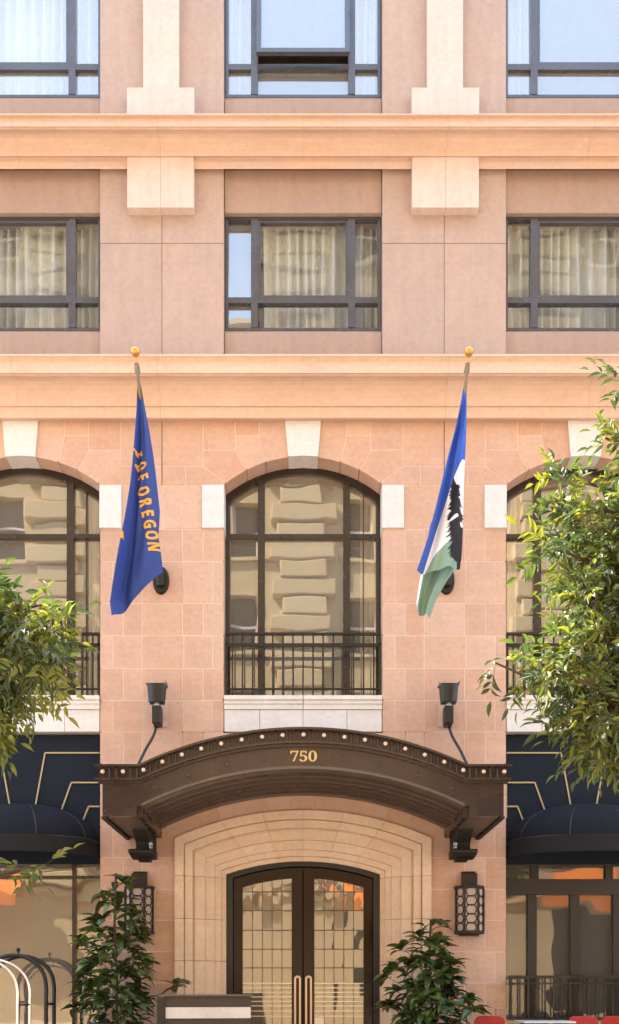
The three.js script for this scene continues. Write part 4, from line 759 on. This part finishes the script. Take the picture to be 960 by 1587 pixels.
// ------------------------------------------------------------------ across the street and next door (seen in the glass, and shading the pavement)
{
  const Z = 18.2, H = 30.4, t = thing('opposite_building', 'tan stone office block across the street, seen mirrored in the windows', 'building');
  const cols = [-19.6, -15.4, -13.1, -10.85, -6.65, -4.4, -2.1, 2.1, 4.4, 6.65, 10.85, 13.1, 15.4, 19.6], rows = []; for (let y = 6.7; y < 29; y += 3.45) rows.push(y);
  const X = 24, holes = []; for (const c of cols) for (const r of rows) holes.push([[c - .65, r], [c + .65, r], [c + .65, r + 2.1], [c - .65, r + 2.1]]);
  const shops = [-15.2, -4.6, 3.6, 10.6, 16.4]; for (const c of shops) holes.push([[c - 1.5, .5], [c + 1.5, .5], [c + 1.5, 4.1], [c - 1.5, 4.1]]);
  mesh(t, 'wall', poly([[-X, 0], [X, 0], [X, H], [-X, H]], holes, .5), mat.opp, 0, 0, Z + .5);
  mesh(t, 'rear', bx(-X, X, 0, H - .05, Z + 3, Z + 3.3), mat.roomDark); mesh(t, 'roof', bx(-X, X, H + .002, H + .25, Z - .35, Z + 12), mat.oppB);
  for (const s of [-1, 1]) mesh(t, 'side_wall', bx(s * X - .2, s * X + .2, 0, H - .002, Z + .502, Z + 12), mat.opp);
  for (const c of cols) for (const r of rows) {
    const w = part(t, 'window'); mesh(w, 'frame', [bx(c - .65, c - .58, r, r + 2.1, Z + .25, Z + .33), bx(c + .58, c + .65, r, r + 2.1, Z + .25, Z + .33), bx(c - .58, c + .58, r + 1.0, r + 1.08, Z + .25, Z + .33)], mat.white);
    mesh(w, 'pane', bx(c - .6, c + .6, r, r + 2.1, Z + .34, Z + .35), mat.darkGlass); mesh(w, 'sill', bx(c - .8, c + .8, r - .14, r - .004, Z - .12, Z + .2), mat.oppB);
  }
  for (const c of shops) { const w = part(t, 'shop_window'); mesh(w, 'pane', bx(c - 1.5, c + 1.5, .5, 4.1, Z + .34, Z + .35), mat.darkGlass); mesh(w, 'mullion', bx(c - .05, c + .05, .5, 4.1, Z + .26, Z + .338), mat.bronzeFrame); }
  for (const c of [0, -8.75, 8.75, -17.5, 17.5]) { const p = part(t, 'block_pier'); let i = 0; for (let y = 5.3; y < H - 1; y += .66, i++) { const w = i % 2 ? rr(1.5, 1.8) : rr(2.0, 2.4), o = rr(-.2, .05); mesh(p, 'stone_block', cbox(w, .57, .5, .03).clone().rotateY(Math.PI), i % 3 ? mat.opp : mat.oppB, c + o, y, Z - rr(.22, .42)); } }
  mesh(t, 'string_course', bx(-X, X, 4.55, 4.85, Z - .18, Z - .002), mat.oppB);
  const aw = (x, w) => { const a = thing('shop_awning', 'orange shop awning across the street, ' + (x < -5 ? 'mirrored in the left shop window' : x < 5 ? 'mirrored in the door glass' : 'mirrored in the right shop window'), 'awning', [0, 0, 0], 0, 'orange awnings across the street');
    mesh(a, 'slope', geoFrom(quad([x - w, 5.5, Z - .19], [x + w, 5.5, Z - .19], [x + w, 4.55, Z - 1.1], [x - w, 4.55, Z - 1.1])), mat.orange); mesh(a, 'valance', bx(x - w, x + w, 4.1, 4.55, Z - 1.11, Z - 1.095), mat.orange);
    for (const s of [-1, 1]) mesh(a, 'cheek', geoFrom([[[x + s * w, 5.5, Z - .19], [x + s * w, 4.55, Z - 1.1], [x + s * w, 4.55, Z - .19]]]), mat.orange); mesh(a, 'arm', [bx(x - w, x + w, 4.53, 4.56, Z - 1.09, Z - 1.06), bx(x - w, x - w + .03, 4.53, 4.56, Z - 1.06, Z - .01), bx(x + w - .03, x + w, 4.53, 4.56, Z - 1.06, Z - .01)], mat.black); };
  aw(-11.4, 1.3); aw(2.3, .7); aw(9.9, 1.3);
}
for (const s of [-1, 1]) {
  const t = thing('neighbouring_building', `plain rendered building adjoining the hotel on its ${s < 0 ? 'left' : 'right'}`, 'building');
  const x0 = 2.5 * PITCH + .12, x1 = 30, holes = [], wx = [14, 18, 22, 26], wy = [1, 5.2, 9.6, 13.9];
  for (const x of wx) for (const y of wy) holes.push([[s * x - 1, y], [s * x + 1, y], [s * x + 1, y + 2.2], [s * x - 1, y + 2.2]]);
  const a = Math.min(s * x0, s * x1), b = Math.max(s * x0, s * x1);
  mesh(t, 'wall', poly([[a, 0], [b, 0], [b, TOP], [a, TOP]], holes, .35), mat.stucco[0], 0, 0, 0);
  for (const x of wx) for (const y of wy) mesh(t, 'window', bx(s * x - 1, s * x + 1, y, y + 2.2, -.3, -.25), mat.black);
  mesh(t, 'roof', bx(a, b, TOP + .002, TOP + .3, -12, .2), mat.spandrel); mesh(t, 'rear', bx(a, b, 0, TOP, -12.3, -12), mat.spandrel); mesh(t, 'end_wall', bx(s * x1 - .1, s * x1 + .1, 0, TOP - .002, -12, -.36), mat.spandrel);
}
console.log('sprays', nR, nL);
renderer.render(scene, camera);
